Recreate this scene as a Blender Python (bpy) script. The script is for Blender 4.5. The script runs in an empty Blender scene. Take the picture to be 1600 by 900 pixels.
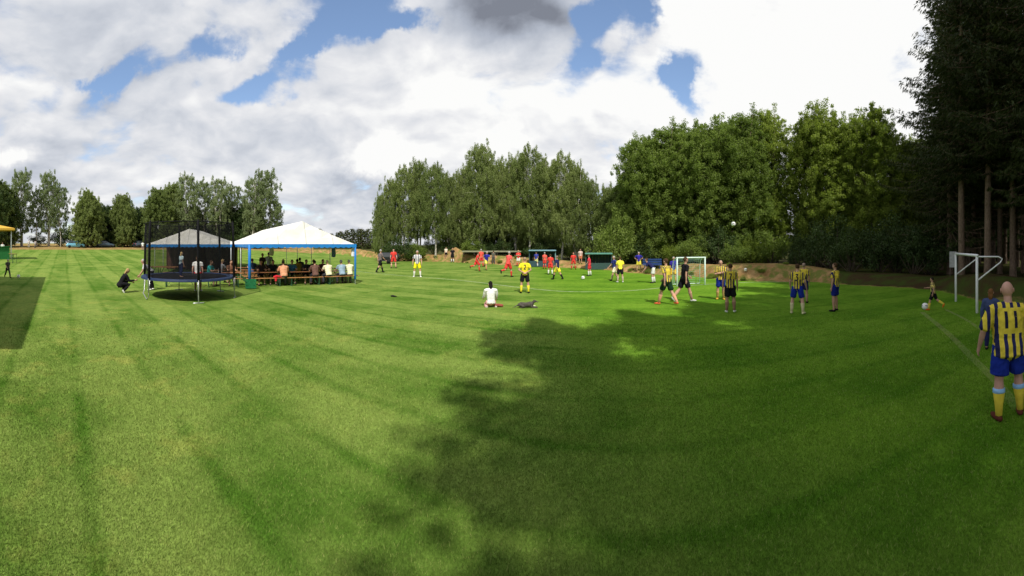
import bpy, bmesh, math, random
import numpy as np
from mathutils import Vector, Matrix
from mathutils.bvhtree import BVHTree
C = bpy.context.scene.collection
SC = bpy.context.scene
rad, sin, cos, pi = math.radians, math.sin, math.cos, math.pi

# ------------------------------------------------------------------ camera (a swept phone panorama: cylindrical lens)
F, CX, CY, EYE = 560.0, 800.0, 382.0, 2.35       # pixels per radian, centre column, horizon row, eye height
cd = bpy.data.cameras.new('camera'); cam = bpy.data.objects.new('camera', cd); C.objects.link(cam)
cam.location = (0, 0, EYE); cam.rotation_euler = (rad(90), 0, 0)
cd.type = 'PANO'; cd.panorama_type = 'CENTRAL_CYLINDRICAL'
cd.central_cylindrical_range_u_min = -800 / F; cd.central_cylindrical_range_u_max = 800 / F
cd.central_cylindrical_range_v_min = (CY - 900) / F; cd.central_cylindrical_range_v_max = CY / F
cd.clip_start = 0.05; cd.clip_end = 3000
SC.camera = cam

# ------------------------------------------------------------------ sun, exposure
SUN_EL, SHADOW_AZ = rad(50), rad(-11)            # shadows run away from the camera, a little to the left
sd = bpy.data.lights.new('sun', 'SUN'); sun = bpy.data.objects.new('sun', sd); C.objects.link(sun)
sd.energy = 5.0; sd.angle = rad(0.53); sd.color = (1.0, 0.95, 0.86)
ldir = Vector((sin(SHADOW_AZ) * cos(SUN_EL), cos(SHADOW_AZ) * cos(SUN_EL), -sin(SUN_EL)))
sun.rotation_euler = ldir.to_track_quat('-Z', 'Y').to_euler()
SC.view_settings.view_transform = 'Standard'; SC.view_settings.look = 'None'
SC.view_settings.exposure = 0.0; SC.view_settings.gamma = 1.0; SC.view_settings.use_curve_mapping = False
SC.cycles.max_bounces = 6; SC.cycles.transparent_max_bounces = 16; SC.cycles.transmission_bounces = 3
SC.cycles.diffuse_bounces = 3

# ------------------------------------------------------------------ node helper
class NT:
    def __init__(s, tree): s.t = tree; s.n = tree.nodes; s.l = tree.links
    def new(s, typ, **kw):
        n = s.n.new(typ)
        for k, v in kw.items(): setattr(n, k, v)
        return n
    def put(s, sock, v):
        if isinstance(v, bpy.types.NodeSocket): s.l.new(v, sock)
        elif v is not None: sock.default_value = v
    def m(s, op, a, b=None, c=None, clamp=False):
        n = s.new('ShaderNodeMath', operation=op); n.use_clamp = clamp
        for i, v in enumerate((a, b, c)): s.put(n.inputs[i], v) if v is not None else None
        return n.outputs[0]
    def mr(s, v, a, b, c=0.0, d=1.0, smooth=False):
        n = s.new('ShaderNodeMapRange'); n.interpolation_type = 'SMOOTHSTEP' if smooth else 'LINEAR'
        for i, x in enumerate((v, a, b, c, d)): s.put(n.inputs[i], x)
        return n.outputs[0]
    def noise(s, vec, scale, detail=4, rough=0.5, dist=0.0, color=False):
        n = s.new('ShaderNodeTexNoise'); s.put(n.inputs['Vector'], vec)
        n.inputs['Scale'].default_value = scale; n.inputs['Detail'].default_value = detail
        n.inputs['Roughness'].default_value = rough; n.inputs['Distortion'].default_value = dist
        return n.outputs['Color' if color else 'Fac']
    def mix(s, f, a, b, blend='MIX'):
        n = s.new('ShaderNodeMix', data_type='RGBA', blend_type=blend)
        for k, v in ((0, f), (6, a), (7, b)):
            if isinstance(v, tuple) and len(v) == 3: v = (*v, 1)
            s.put(n.inputs[k], v)
        return n.outputs[2]
    def xyz(s, v):
        n = s.new('ShaderNodeSeparateXYZ'); s.put(n.inputs[0], v); return n.outputs
    def comb(s, x, y, z):
        n = s.new('ShaderNodeCombineXYZ')
        for i, v in enumerate((x, y, z)): s.put(n.inputs[i], v)
        return n.outputs[0]

# ------------------------------------------------------------------ world: Nishita sky with a broken cloud deck
world = bpy.data.worlds.new('World'); SC.world = world; world.use_nodes = True
w = NT(world.node_tree); w.n.clear()
sky = w.new('ShaderNodeTexSky', sky_type='NISHITA'); sky.sun_disc = False
sky.sun_elevation = SUN_EL; sky.sun_rotation = math.atan2(-ldir.x, -ldir.y); sky.air_density = 1.0; sky.dust_density = 0.6
tc = w.new('ShaderNodeTexCoord'); dirv = tc.outputs['Generated']
dx, dy, dz = w.xyz(dirv)
az = w.m('ARCTAN2', dx, dy)
hor = w.m('SQRT', w.m('ADD', w.m('MULTIPLY', dx, dx), w.m('MULTIPLY', dy, dy)))
tel = w.m('DIVIDE', w.m('MAXIMUM', dz, 0.0), w.m('MAXIMUM', hor, 0.15))
U = w.m('MULTIPLY_ADD', az, F, CX); V = w.m('MULTIPLY_ADD', tel, -F, CY)   # bearing / height of each cloud, as measured from the viewpoint
wob = w.noise(dirv, 4.5, 6, 0.62, color=True); wr_, wg_, wb_ = w.xyz(wob)
Uw = w.m('MULTIPLY_ADD', w.m('SUBTRACT', wr_, 0.5), 170.0, U); Vw = w.m('MULTIPLY_ADD', w.m('SUBTRACT', wg_, 0.5), 120.0, V)
def blobs(lst, U=Uw, V=Vw):
    tot = None
    for (cx, cy, sx, sy, a, rot) in lst:
        du = w.m('SUBTRACT', U, cx); dv = w.m('SUBTRACT', V, cy)
        c_, s_ = cos(rad(rot)), sin(rad(rot))
        p = w.m('MULTIPLY_ADD', dv, s_ / sx, w.m('MULTIPLY', du, c_ / sx))
        q = w.m('MULTIPLY_ADD', dv, c_ / sy, w.m('MULTIPLY', du, -s_ / sy))
        e = w.m('EXPONENT', w.m('MULTIPLY', w.m('MULTIPLY_ADD', p, p, w.m('MULTIPLY', q, q)), -1.0))
        tot = w.m('MULTIPLY', e, a) if tot is None else w.m('MULTIPLY_ADD', e, a, tot)
    return tot
zs = w.m('ADD', w.m('MAXIMUM', dz, 0.0), 0.16)
flat = w.comb(w.m('DIVIDE', dx, w.m('POWER', zs, 0.55)), w.m('DIVIDE', dy, w.m('POWER', zs, 0.55)), w.m('MULTIPLY', dz, 2.2))
wn = w.noise(flat, 1.7, 3, 0.5, color=True)
warp = w.new('ShaderNodeVectorMath', operation='MULTIPLY_ADD'); w.put(warp.inputs[0], wn); warp.inputs[1].default_value = (0.35,) * 3; w.put(warp.inputs[2], flat)
wv = warp.outputs[0]
n1 = w.noise(wv, 2.3, 9, 0.52)
gaps = blobs([(205,108,75,24,.30,-22),(372,142,62,26,.30,0),(330,78,55,16,.20,-25),(470,66,62,18,.26,-35),(560,30,66,30,.36,-10),(640,46,44,16,.28,0),
              (930,30,46,44,.42,10),(1012,20,34,42,.34,0),(1062,118,26,42,.30,20),(925,92,30,16,.16,0),(1070,165,22,24,.15,0),(395,115,30,12,.15,0),(590,-10,90,20,.2,0),
              (425,235,70,50,-.3,0),(1340,75,60,50,-.3,0),(800,20,95,55,-.30,0),(1230,165,70,45,-.35,0),(670,215,60,30,-.25,0),(150,128,40,14,.18,0),(445,112,40,14,.12,0)])
dens = w.m('SUBTRACT', w.m('ADD', n1, 0.10), w.m('MULTIPLY', gaps, 1.3))
dens = w.m('ADD', dens, w.m('MULTIPLY', w.m('SUBTRACT', w.noise(wv, 9.0, 6, 0.6), 0.5), 0.22))
mask = w.mr(dens, 0.33, 0.55, 0, 1, True)
# shade: darker bases / thick cores, bright tops (density compared with density a little nearer the light)
off = w.new('ShaderNodeVectorMath', operation='ADD'); w.put(off.inputs[0], wv); off.inputs[1].default_value = (0.03, -0.05, 0.085)
n2 = w.noise(off.outputs[0], 2.3, 5, 0.5)
relief = w.m('MULTIPLY', w.m('SUBTRACT', n1, n2), 1.6)
fine = w.m('MULTIPLY', w.m('SUBTRACT', w.noise(wv, 5.0, 5, 0.5), 0.5), 0.34)
broad = w.m('MULTIPLY', w.m('SUBTRACT', w.noise(flat, 0.9, 2, 0.5), 0.5), 0.7)
tone = blobs([(800,22,120,70,-.58,0),(740,0,90,40,-.15,0),(560,292,75,20,-.42,0),(70,280,120,55,-.22,0),(110,70,150,60,-.20,0),(300,30,110,40,.12,0),
              (585,250,42,34,.55,-20),(10,238,26,14,.5,0),(700,145,130,50,.25,0),(1220,120,170,150,.6,0),(1420,120,140,190,.8,0),(1090,60,60,70,.3,0),
              (790,215,40,18,.4,-20),(40,130,80,40,.18,20),(420,210,220,50,.05,0),(960,150,80,50,.15,0)])
br = w.m('ADD', w.m('ADD', w.m('ADD', relief, fine), w.m('ADD', broad, tone)), 0.75, clamp=True)
ramp = w.new('ShaderNodeValToRGB'); w.put(ramp.inputs[0], br)
e = ramp.color_ramp.elements
e[0].position = 0.0; e[0].color = (0.22, 0.24, 0.29, 1); e[1].position = 1.0; e[1].color = (0.98, 0.98, 0.97, 1)
for p_, c_ in ((0.3, (0.44, 0.48, 0.56, 1)), (0.6, (0.64, 0.67, 0.73, 1)), (0.8, (0.80, 0.81, 0.84, 1))):
    x = e.new(p_); x.color = c_
bg1 = w.new('ShaderNodeBackground'); w.l.new(sky.outputs[0], bg1.inputs[0]); bg1.inputs[1].default_value = 0.20
bg2 = w.new('ShaderNodeBackground'); w.l.new(ramp.outputs[0], bg2.inputs[0]); bg2.inputs[1].default_value = 1.0
msh = w.new('ShaderNodeMixShader'); w.l.new(mask, msh.inputs[0]); w.l.new(bg1.outputs[0], msh.inputs[1]); w.l.new(bg2.outputs[0], msh.inputs[2])
wo = w.new('ShaderNodeOutputWorld'); w.l.new(msh.outputs[0], wo.inputs[0])

# ------------------------------------------------------------------ materials
def mat(name, color, rough=0.8, var=0.15, scale=6.0, bump=0.0, bscale=40.0, metallic=0.0, spec=0.3, build=None, sheen=0.0):
    m = bpy.data.materials.new(name); m.use_nodes = True; t = NT(m.node_tree)
    b = t.n['Principled BSDF']; b.inputs['Roughness'].default_value = rough; b.inputs['Metallic'].default_value = metallic
    b.inputs['Specular IOR Level'].default_value = spec
    pos = t.new('ShaderNodeTexCoord').outputs['Object']
    col = build(t, pos) if build else (*color, 1)
    nz = t.noise(pos, scale, 4, 0.6)
    lo = t.mr(nz, 0.3, 0.7, 1 - var, 1 + var)
    vm = t.new('ShaderNodeVectorMath', operation='SCALE')
    if isinstance(col, tuple): vm.inputs[0].default_value = col[:3]
    else: t.put(vm.inputs[0], col)
    t.put(vm.inputs['Scale'], lo); t.put(b.inputs['Base Color'], vm.outputs[0])
    if bump:
        bn = t.new('ShaderNodeBump'); bn.inputs['Strength'].default_value = bump; bn.inputs['Distance'].default_value = 0.02
        t.put(bn.inputs['Height'], t.noise(pos, bscale, 4, 0.6)); t.put(b.inputs['Normal'], bn.outputs[0])
    return m
def leaf_mat(name, dark, light, trans=0.28, spec=0.18):
    m = bpy.data.materials.new(name); m.use_nodes = True; t = NT(m.node_tree); t.n.clear()
    out = t.new('ShaderNodeOutputMaterial'); pos = t.new('ShaderNodeTexCoord').outputs['Object']
    rnd = t.new('ShaderNodeAttribute', attribute_name='tint').outputs['Fac']
    info = t.new('ShaderNodeObjectInfo').outputs['Random']
    f = t.m('ADD', t.m('MULTIPLY', rnd, 0.55), t.m('MULTIPLY', t.noise(pos, 0.5, 3, 0.6), 0.5))
    f = t.m('ADD', f, t.m('MULTIPLY', t.m('SUBTRACT', info, 0.5), 0.35), clamp=True)
    col = t.mix(f, dark, light)
    d = t.new('ShaderNodeBsdfPrincipled'); t.put(d.inputs['Base Color'], col); d.inputs['Roughness'].default_value = 0.55; d.inputs['Specular IOR Level'].default_value = spec
    tr = t.new('ShaderNodeBsdfTranslucent'); t.put(tr.inputs[0], t.mix(0.5, col, (light[0] * 1.3, light[1] * 1.5, light[2] * .7)))
    mx = t.new('ShaderNodeMixShader'); mx.inputs[0].default_value = trans
    t.l.new(d.outputs[0], mx.inputs[1]); t.l.new(tr.outputs[0], mx.inputs[2]); t.l.new(mx.outputs[0], out.inputs[0])
    return m
def net_mat(name, color, alpha, scale=40, fibre=True):
    m = bpy.data.materials.new(name); m.use_nodes = True; t = NT(m.node_tree); b = t.n['Principled BSDF']
    b.inputs['Base Color'].default_value = (*color, 1); b.inputs['Roughness'].default_value = 0.9; b.inputs['Specular IOR Level'].default_value = 0.1
    pos = t.new('ShaderNodeTexCoord').outputs['Object']
    a = t.mr(t.noise(pos, 3.0, 3, 0.6), 0.3, 0.7, alpha * 0.85, alpha * 1.15)
    t.put(b.inputs['Alpha'], a)
    return m
# mown lawn colour: passes of the mower run towards bearing -71.6 deg
SD = Vector((sin(rad(-71.6)), cos(rad(-71.6))))
def lawn_color(t, fine=True):
    pos = t.new('ShaderNodeNewGeometry').outputs['Position']
    x, y, z = t.xyz(pos)
    L = t.m('SUBTRACT', t.m('MULTIPLY', x, SD.y), t.m('MULTIPLY', y, SD.x))      # distance across the passes
    L = t.m('ADD', L, t.m('MULTIPLY', t.m('SUBTRACT', t.noise(pos, 0.12, 3, 0.5), 0.5), 0.35))
    ph = t.m('MULTIPLY', t.m('ADD', L, -0.25), 1 / 1.28)
    fr = t.m('FRACT', ph)
    tri = t.m('ABSOLUTE', t.m('SUBTRACT', fr, 0.5))                             # 0.5 at the seam of two passes
    seam = t.mr(tri, 0.35, 0.5, 0, 1, True)
    wide = t.m('MULTIPLY_ADD', t.m('SINE', t.m('MULTIPLY', ph, pi)), 0.5, 0.5)
    patch = t.noise(pos, 0.55, 5, 0.62); patch2 = t.noise(pos, 0.13, 3, 0.5)
    strong = t.mr(t.noise(pos, 0.35, 5, 0.6), 0.38, 0.62, 0.30, 1.0)
    a, b_ = (0.064, 0.140, 0.015), (0.172, 0.244, 0.050)
    f = t.m('ADD', t.mr(patch, 0.33, 0.68, 0, 1), t.m('MULTIPLY', t.m('SUBTRACT', patch2, 0.5), 1.2))
    f = t.m('SUBTRACT', t.m('ADD', f, t.m('MULTIPLY', wide, 0.42)), t.m('MULTIPLY', t.m('MULTIPLY', seam, strong), 0.60), clamp=True)
    col = t.mix(f, a, b_)
    dry = t.m('MULTIPLY', t.mr(t.noise(pos, 1.3, 6, 0.7), 0.52, 0.70, 0, 0.65), t.mr(patch2, 0.42, 0.6, 0.1, 1))
    col = t.mix(dry, col, (0.31, 0.32, 0.075))
    lush = t.mr(t.m('ADD', x, t.m('MULTIPLY', patch2, 3.0)), 0.2, 5.5, 0, 0.9, True)          # greener, more saturated grass towards the right
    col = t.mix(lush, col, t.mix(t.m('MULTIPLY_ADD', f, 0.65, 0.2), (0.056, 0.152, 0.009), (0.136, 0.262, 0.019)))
    if fine:
        g = t.noise(pos, 26, 3, 0.75); g2 = t.noise(pos, 5.0, 4, 0.7)
        k = t.m('MULTIPLY', t.mr(g, 0.3, 0.7, 0.72, 1.28), t.mr(g2, 0.3, 0.7, 0.80, 1.20))
        vm = t.new('ShaderNodeVectorMath', operation='SCALE'); t.put(vm.inputs[0], col); t.put(vm.inputs['Scale'], k); col = vm.outputs[0]
    return col, pos
def ground_material():
    m = bpy.data.materials.new('lawn_and_earth'); m.use_nodes = True; t = NT(m.node_tree); b = t.n['Principled BSDF']
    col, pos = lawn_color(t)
    at = t.new('ShaderNodeAttribute', attribute_name='zone').outputs['Color']
    r, g, bl = t.xyz(at)                                                       # r: dry bank, g: forest floor, also painted shade on the right bank
    edge = t.m('MULTIPLY', t.m('SUBTRACT', t.noise(pos, 1.2, 5, 0.7), 0.5), 0.9)
    sand = t.mix(t.mr(t.noise(pos, 0.9, 6, 0.7), 0.35, 0.65, 0, 1), (0.22, 0.125, 0.05), (0.42, 0.27, 0.12))
    sand = t.mix(t.mr(t.noise(pos, 1.6, 5, 0.65), 0.46, 0.60, 0, 0.85), sand, (0.12, 0.16, 0.03))
    col = t.mix(t.mr(t.m('ADD', r, edge), 0.4, 0.6, 0, 1), col, sand)
    floor_and_shade = t.mix(t.mr(t.noise(pos, 0.7, 5, 0.7), 0.4, 0.6, 0, 1), (0.055, 0.035, 0.018), (0.05, 0.075, 0.015))
    col = t.mix(t.mr(t.m('ADD', g, edge), 0.4, 0.6, 0, 1), col, floor_and_shade)
    t.put(b.inputs['Base Color'], col); b.inputs['Roughness'].default_value = 0.95; b.inputs['Specular IOR Level'].default_value = 0.02
    bn = t.new('ShaderNodeBump'); bn.inputs['Strength'].default_value = 0.7; bn.inputs['Distance'].default_value = 0.03
    t.put(bn.inputs['Height'], t.m('ADD', t.noise(pos, 30, 3, 0.8), t.noise(pos, 4, 3, 0.6))); t.put(b.inputs['Normal'], bn.outputs[0])
    return m
def blade_material():
    m = bpy.data.materials.new('grass_blade'); m.use_nodes = True; t = NT(m.node_tree); b = t.n['Principled BSDF']
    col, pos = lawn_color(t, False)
    rnd = t.new('ShaderNodeAttribute', attribute_name='tint').outputs['Fac']
    col = t.mix(t.mr(rnd, 0.86, 1.0, 0, 0.6), col, (0.30, 0.30, 0.11))
    vm = t.new('ShaderNodeVectorMath', operation='SCALE'); t.put(vm.inputs[0], col); t.put(vm.inputs['Scale'], t.mr(rnd, 0, 1, 0.90, 1.34))
    t.put(b.inputs['Base Color'], vm.outputs[0]); b.inputs['Roughness'].default_value = 0.8; b.inputs['Specular IOR Level'].default_value = 0.04
    return m

# ------------------------------------------------------------------ object helpers
def link(name, me, parent=None, loc=None, rotz=0):
    o = bpy.data.objects.new(name, me); C.objects.link(o)
    if parent is not None: o.parent = parent
    if loc is not None: o.location = loc
    if rotz: o.rotation_euler = (0, 0, rotz)
    return o
def thing(name, label, cat, loc=(0, 0, 0), rotz=0, group=None):
    o = link(name, None, None, loc, rotz); o.empty_display_size = 0.2
    return tag(o, label, cat, group)
def tag(o, label, cat, group=None):
    o['label'] = label; o['category'] = cat
    if group: o['group'] = group
    return o
def np_mesh(name, verts, faces, m, smooth=False, attr=None):
    """verts (n,3), faces (k,c) with constant corner count"""
    me = bpy.data.meshes.new(name); verts = np.asarray(verts, np.float32); faces = np.asarray(faces, np.int32)
    k, c = faces.shape
    me.vertices.add(len(verts)); me.vertices.foreach_set('co', verts.ravel())
    me.loops.add(k * c); me.loops.foreach_set('vertex_index', faces.ravel())
    me.polygons.add(k); me.polygons.foreach_set('loop_start', np.arange(k, dtype=np.int32) * c)
    if smooth: me.polygons.foreach_set('use_smooth', np.ones(k, bool))
    me.update(calc_edges=True)
    if attr is not None:
        a = me.attributes.new('tint', 'FLOAT', 'FACE'); a.data.foreach_set('value', np.asarray(attr, np.float32))
    if m: me.materials.append(m)
    return me
class MB:
    """collects simple solids into one mesh"""
    def __init__(s): s.v = []; s.f = []
    def add(s, v, f):
        b = len(s.v); s.v += [tuple(p) for p in v]; s.f += [tuple(i + b for i in q) for q in f]
    def box(s, c, d, rot=None):
        x, y, z = (k / 2 for k in d)
        v = [Vector((a * x, b * y, e_ * z)) for a in (-1, 1) for b in (-1, 1) for e_ in (-1, 1)]
        if rot is not None: v = [rot @ p for p in v]
        s.add([p + Vector(c) for p in v], [(0, 1, 3, 2), (4, 6, 7, 5), (0, 4, 5, 1), (2, 3, 7, 6), (0, 2, 6, 4), (1, 5, 7, 3)])
    def loft(s, pts, rr, n=8, side=(1, 0, 0), cap=True):
        """tube through pts, rr = radius or (rx, ry) per point, side = direction of rx"""
        pts = [Vector(p) for p in pts]; side = Vector(side); rings = []
        P = list(pts); R = [(r, r) if not isinstance(r, (tuple, list)) else tuple(r) for r in rr]
        for i, p in enumerate(P):
            a = P[max(i - 1, 0)]; b = P[min(i + 1, len(P) - 1)]; t = (b - a)
            t = t.normalized() if t.length > 1e-9 else Vector((0, 0, 1))
            u = side - t * side.dot(t)
            if u.length < 1e-3: u = t.orthogonal()
            u.normalize(); v_ = t.cross(u)
            rings.append([p + u * (R[i][0] * cos(2 * pi * k / n)) + v_ * (R[i][1] * sin(2 * pi * k / n)) for k in range(n)])
        base = len(s.v); s.v += [tuple(q) for r in rings for q in r]
        for i in range(len(P) - 1):
            for k in range(n):
                a = base + i * n + k; b = base + i * n + (k + 1) % n
                s.f.append((a, b, b + n, a + n))
        if cap:
            t0 = (P[0] - P[1]).normalized() * min(R[0]) * 0.6; t1 = (P[-1] - P[-2]).normalized() * min(R[-1]) * 0.6
            c0 = len(s.v); s.v.append(tuple(P[0] + t0)); c1 = len(s.v); s.v.append(tuple(P[-1] + t1)); l = base + (len(P) - 1) * n
            for k in range(n):
                s.f.append((base + (k + 1) % n, base + k, c0)); s.f.append((l + k, l + (k + 1) % n, c1))
    def ell(s, c, r, n=10, m=7, rot=None):
        c = Vector(c); v = []; f = []
        for i in range(m + 1):
            th = pi * i / m
            for k in range(n):
                p = Vector((r[0] * sin(th) * cos(2 * pi * k / n), r[1] * sin(th) * sin(2 * pi * k / n), r[2] * cos(th)))
                if rot is not None: p = rot @ p
                v.append(c + p)
        for i in range(m):
            for k in range(n):
                a = i * n + k; b = i * n + (k + 1) % n
                if i == 0: f.append((a, a + n, b + n))
                elif i == m - 1: f.append((a, a + n, b))
                else: f.append((a, a + n, b + n, b))
        s.add(v, f)
    def mesh(s, name, m, smooth=False):
        me = bpy.data.meshes.new(name); me.from_pydata(s.v, [], s.f)
        if m: me.materials.append(m)
        if smooth: me.polygons.foreach_set('use_smooth', [True] * len(me.polygons))
        me.update(); return me
    def obj(s, name, m, parent=None, smooth=False, bevel=0.0):
        me = s.mesh(name, m, smooth)
        if bevel:
            bm = bmesh.new(); bm.from_mesh(me); bmesh.ops.bevel(bm, geom=bm.edges[:], offset=bevel, segments=1, affect='EDGES'); bm.to_mesh(me); bm.free()
        return link(name, me, parent)
def remesh(me, voxel, smooth_it=4, name='body'):
    """one continuous skin over the overlapping solids"""
    o = link('tmp', me); mod = o.modifiers.new('r', 'REMESH'); mod.mode = 'VOXEL'; mod.voxel_size = voxel; mod.use_smooth_shade = True
    if smooth_it:
        sm = o.modifiers.new('s', 'SMOOTH'); sm.iterations = smooth_it; sm.factor = 0.5
    dg = bpy.context.evaluated_depsgraph_get(); dg.update()
    out = bpy.data.meshes.new_from_object(o.evaluated_get(dg)); out.name = name
    bpy.data.objects.remove(o); bpy.data.meshes.remove(me)
    return out
def dup(root, loc, rotz=0, label=None, group=None, scale=None):
    r = root.copy(); C.objects.link(r); r.location = loc; r.rotation_euler = (0, 0, rotz)
    if scale: r.scale = scale
    if label: r['label'] = label
    if group: r['group'] = group
    for ch in KIDS[root.name]:
        c = ch.copy(); C.objects.link(c); c.parent = r
    return r
KIDS = {}

# ------------------------------------------------------------------ terrain
BANK = [(-300,397,382),(0,396,387),(100,394,384),(370,396,385),(560,404,386),(600,407,396),(690,409,398),(712,410,386),(728,411,396),(830,416,403),(930,420,411),(975,425,415),(1010,428,414),
        (1050,430,418),(1080,431,413),(1120,436,415),(1160,438,413),(1220,440,413),(1270,440,418),(1320,444,427),(1420,449,432),(1470,454,438),(1540,470,430),(1640,480,445),(1900,500,460)]
bx = [b[0] for b in BANK]
def left_ramp(px): return min(max((620 - px) / 260, 0), 1)
def bank_at(px):
    yb = np.interp(px, bx, [b[1] for b in BANK]); yt = np.interp(px, bx, [b[2] for b in BANK])
    k = left_ramp(px)
    d0 = F * EYE / max(yb - CY, 8)
    d0 = d0 * (1 - k) + k * 76
    return d0, yt, k
def height(x, y):
    d = math.hypot(x, y); px = CX + F * math.atan2(x, y)
    d0, yt, k = bank_at(px)
    z = 0.0
    if k > 0:
        s = max(d - 26, 0); z += k * min(0.031 * s, 1.75 + 0.004 * s)
    if px > -250 and px < 1850:
        d1 = d0 + 1.6; zt = EYE - (yt - CY) / F * d1
        t = min(max((d - d0) / 1.6, 0), 1); t = t * t * (3 - 2 * t)
        back = max(1 - max(d - d1 - 1.5, 0) / 9.0, 0.35)
        zz = max(zt, 0.0) * t * back
        z = z * (1 - k * 0) if k > 0.99 else max(z, zz * (1 - k) + z * k)
    return z
def floor_at(px, py):
    """ground point seen at a pixel of the photograph"""
    a = (px - CX) / F; tl = (CY - py) / F; d = 2.0
    if py > CY + 75 or a > -0.1 and py > CY + 55: d = EYE / -tl; return Vector((sin(a) * d, cos(a) * d, 0)), d
    while d < 130:
        if EYE + tl * d <= height(sin(a) * d, cos(a) * d): break
        d += 0.05
    return Vector((sin(a) * d, cos(a) * d, height(sin(a) * d, cos(a) * d))), d
def at(px, d):
    a = (px - CX) / F; x, y = sin(a) * d, cos(a) * d
    return Vector((x, y, height(x, y)))
GROUND = ground_material()
def build_ground():
    n = 640; rs = [0.0, 1.0, 2.0, 4.0]; r = 5.5
    while r < 14: rs.append(r); r += 1.2
    while r < 62: rs.append(r); r += 0.4
    while r < 110: rs.append(r); r += 1.6
    while r < 1500: rs.append(r); r *= 1.25
    azs = [2 * pi * i / n for i in range(n)]
    verts = [(0, 0, 0)]; zone = [(0, 0, 0)]
    for r in rs[1:]:
        for a in azs:
            aa = a if a <= pi else a - 2 * pi
            x, y = sin(a) * r, cos(a) * r; px = CX + F * aa
            d0, yt, k = bank_at(px)
            z = height(x, y) if r > 9 else 0
            verts.append((x, y, z)); front = -250 < px < 1850
            if k > 0.5 or not front:
                zr = 1.0 if r > d0 - 6 and r < d0 + 400 and front else 0; zg = 0.0
                if not front and px > 1000: zg = 1.0 if y < -3 + 0 * x and x > -2 and r > 4 else 0
            else:
                zr = min(max((r - d0 + 1.1) / 1.8, 0), 1); zg = min(max((r - d0 - (1.0 if 735 < px < 925 else 3.0)) / (1.6 if 735 < px < 925 else 3.0), 0), 1)
                if px > 1285: zg = max(zg, min((px - 1275) / 60, 0.85) * min(max((r - d0 + 0.8) / 1.2, 0), 1))  # bank at the right painted darker where it lies in shade
            zone.append((zr, zg, 0))
    faces = []; m = len(rs) - 1
    for i in range(n): faces.append((0, 1 + (i + 1) % n, 1 + i, 1 + i))
    tri = [(0, 1 + (i + 1) % n, 1 + i) for i in range(n)]
    quads = [(1 + j * n + i, 1 + j * n + (i + 1) % n, 1 + (j + 1) * n + (i + 1) % n, 1 + (j + 1) * n + i) for j in range(m - 1) for i in range(n)]
    me = bpy.data.meshes.new('ground'); me.from_pydata(verts, [], tri + quads)
    me.flip_normals(); me.update()
    if me.polygons[0].normal.z < 0: me.flip_normals()
    me.polygons.foreach_set('use_smooth', [True] * len(me.polygons))
    ca = me.color_attributes.new('zone', 'FLOAT_COLOR', 'POINT')
    ca.data.foreach_set('color', np.array([(*z, 1) for z in zone], np.float32).ravel())
    me.materials.append(GROUND)
    o = link('ground', me); o['kind'] = 'structure'
build_ground()

def build_grass():
    rng = np.random.default_rng(3); N = 560000
    a = rng.uniform(-1.50, 1.50, N); r = np.exp(rng.uniform(math.log(2.2), math.log(13.5), N))
    keep = rng.random(N) < np.clip((13.0 - r) / 7.0, 0, 1); a, r = a[keep], r[keep]; N = len(r); x, y = np.sin(a) * r, np.cos(a) * r
    wd = 0.0008 * r + 0.0005; h = rng.uniform(0.012, 0.030, N) + 0.0006 * r
    th = rng.uniform(0, 2 * pi, N); lean = rng.uniform(0.2, 1.1, N) * h; la = rng.uniform(0, 2 * pi, N) 
    v = np.zeros((N, 3, 3), np.float32)
    v[:, 0] = np.stack([x - np.cos(th) * wd, y - np.sin(th) * wd, np.full(N, -0.003)], 1)
    v[:, 1] = np.stack([x + np.cos(th) * wd, y + np.sin(th) * wd, np.full(N, -0.003)], 1)
    v[:, 2] = np.stack([x + np.cos(la) * lean, y + np.sin(la) * lean, h], 1)
    me = np_mesh('grass', v.reshape(-1, 3), np.arange(N * 3).reshape(-1, 3), blade_material(), attr=rng.random(N))
    o = link('grass', me); tag(o, 'short mown grass blades of the near lawn', 'grass'); o['kind'] = 'stuff'
build_grass()

def ribbon(name, pts, wdt, m, z=0.006, sub=8):
    P = []
    for i in range(len(pts) - 1):
        for k in range(sub):
            t = k / sub; p0 = pts[max(i - 1, 0)]; p1 = pts[i]; p2 = pts[i + 1]; p3 = pts[min(i + 2, len(pts) - 1)]
            P.append(0.5 * ((2 * p1) + (p2 - p0) * t + (2 * p0 - 5 * p1 + 4 * p2 - p3) * t * t + (3 * p1 - p0 - 3 * p2 + p3) * t ** 3))
    P.append(pts[-1]); mb = MB(); v = []; f = []
    for i, p in enumerate(P):
        t = (P[min(i + 1, len(P) - 1)] - P[max(i - 1, 0)]).normalized(); s = Vector((-t.y, t.x, 0)) * wdt / 2
        for q in (p - s, p + s): v.append((q.x, q.y, height(q.x, q.y) + z))
        if i: f.append((2 * i - 2, 2 * i - 1, 2 * i + 1, 2 * i))
    mb.add(v, f); o = mb.obj(name, m); o['kind'] = 'structure'; return o
def faded(t, pos):
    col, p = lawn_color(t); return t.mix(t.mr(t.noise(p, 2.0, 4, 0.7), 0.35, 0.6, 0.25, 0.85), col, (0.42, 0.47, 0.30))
def worn(t, pos):
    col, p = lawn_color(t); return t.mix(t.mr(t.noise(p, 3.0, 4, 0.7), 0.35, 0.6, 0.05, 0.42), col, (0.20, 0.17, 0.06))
M_LINE = mat('faded_line', (1, 1, 1), build=faded, var=0.05); M_WORN = mat('worn_line', (1, 1, 1), build=worn, var=0.1)
G = lambda px, py: floor_at(px, py)[0]
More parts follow.
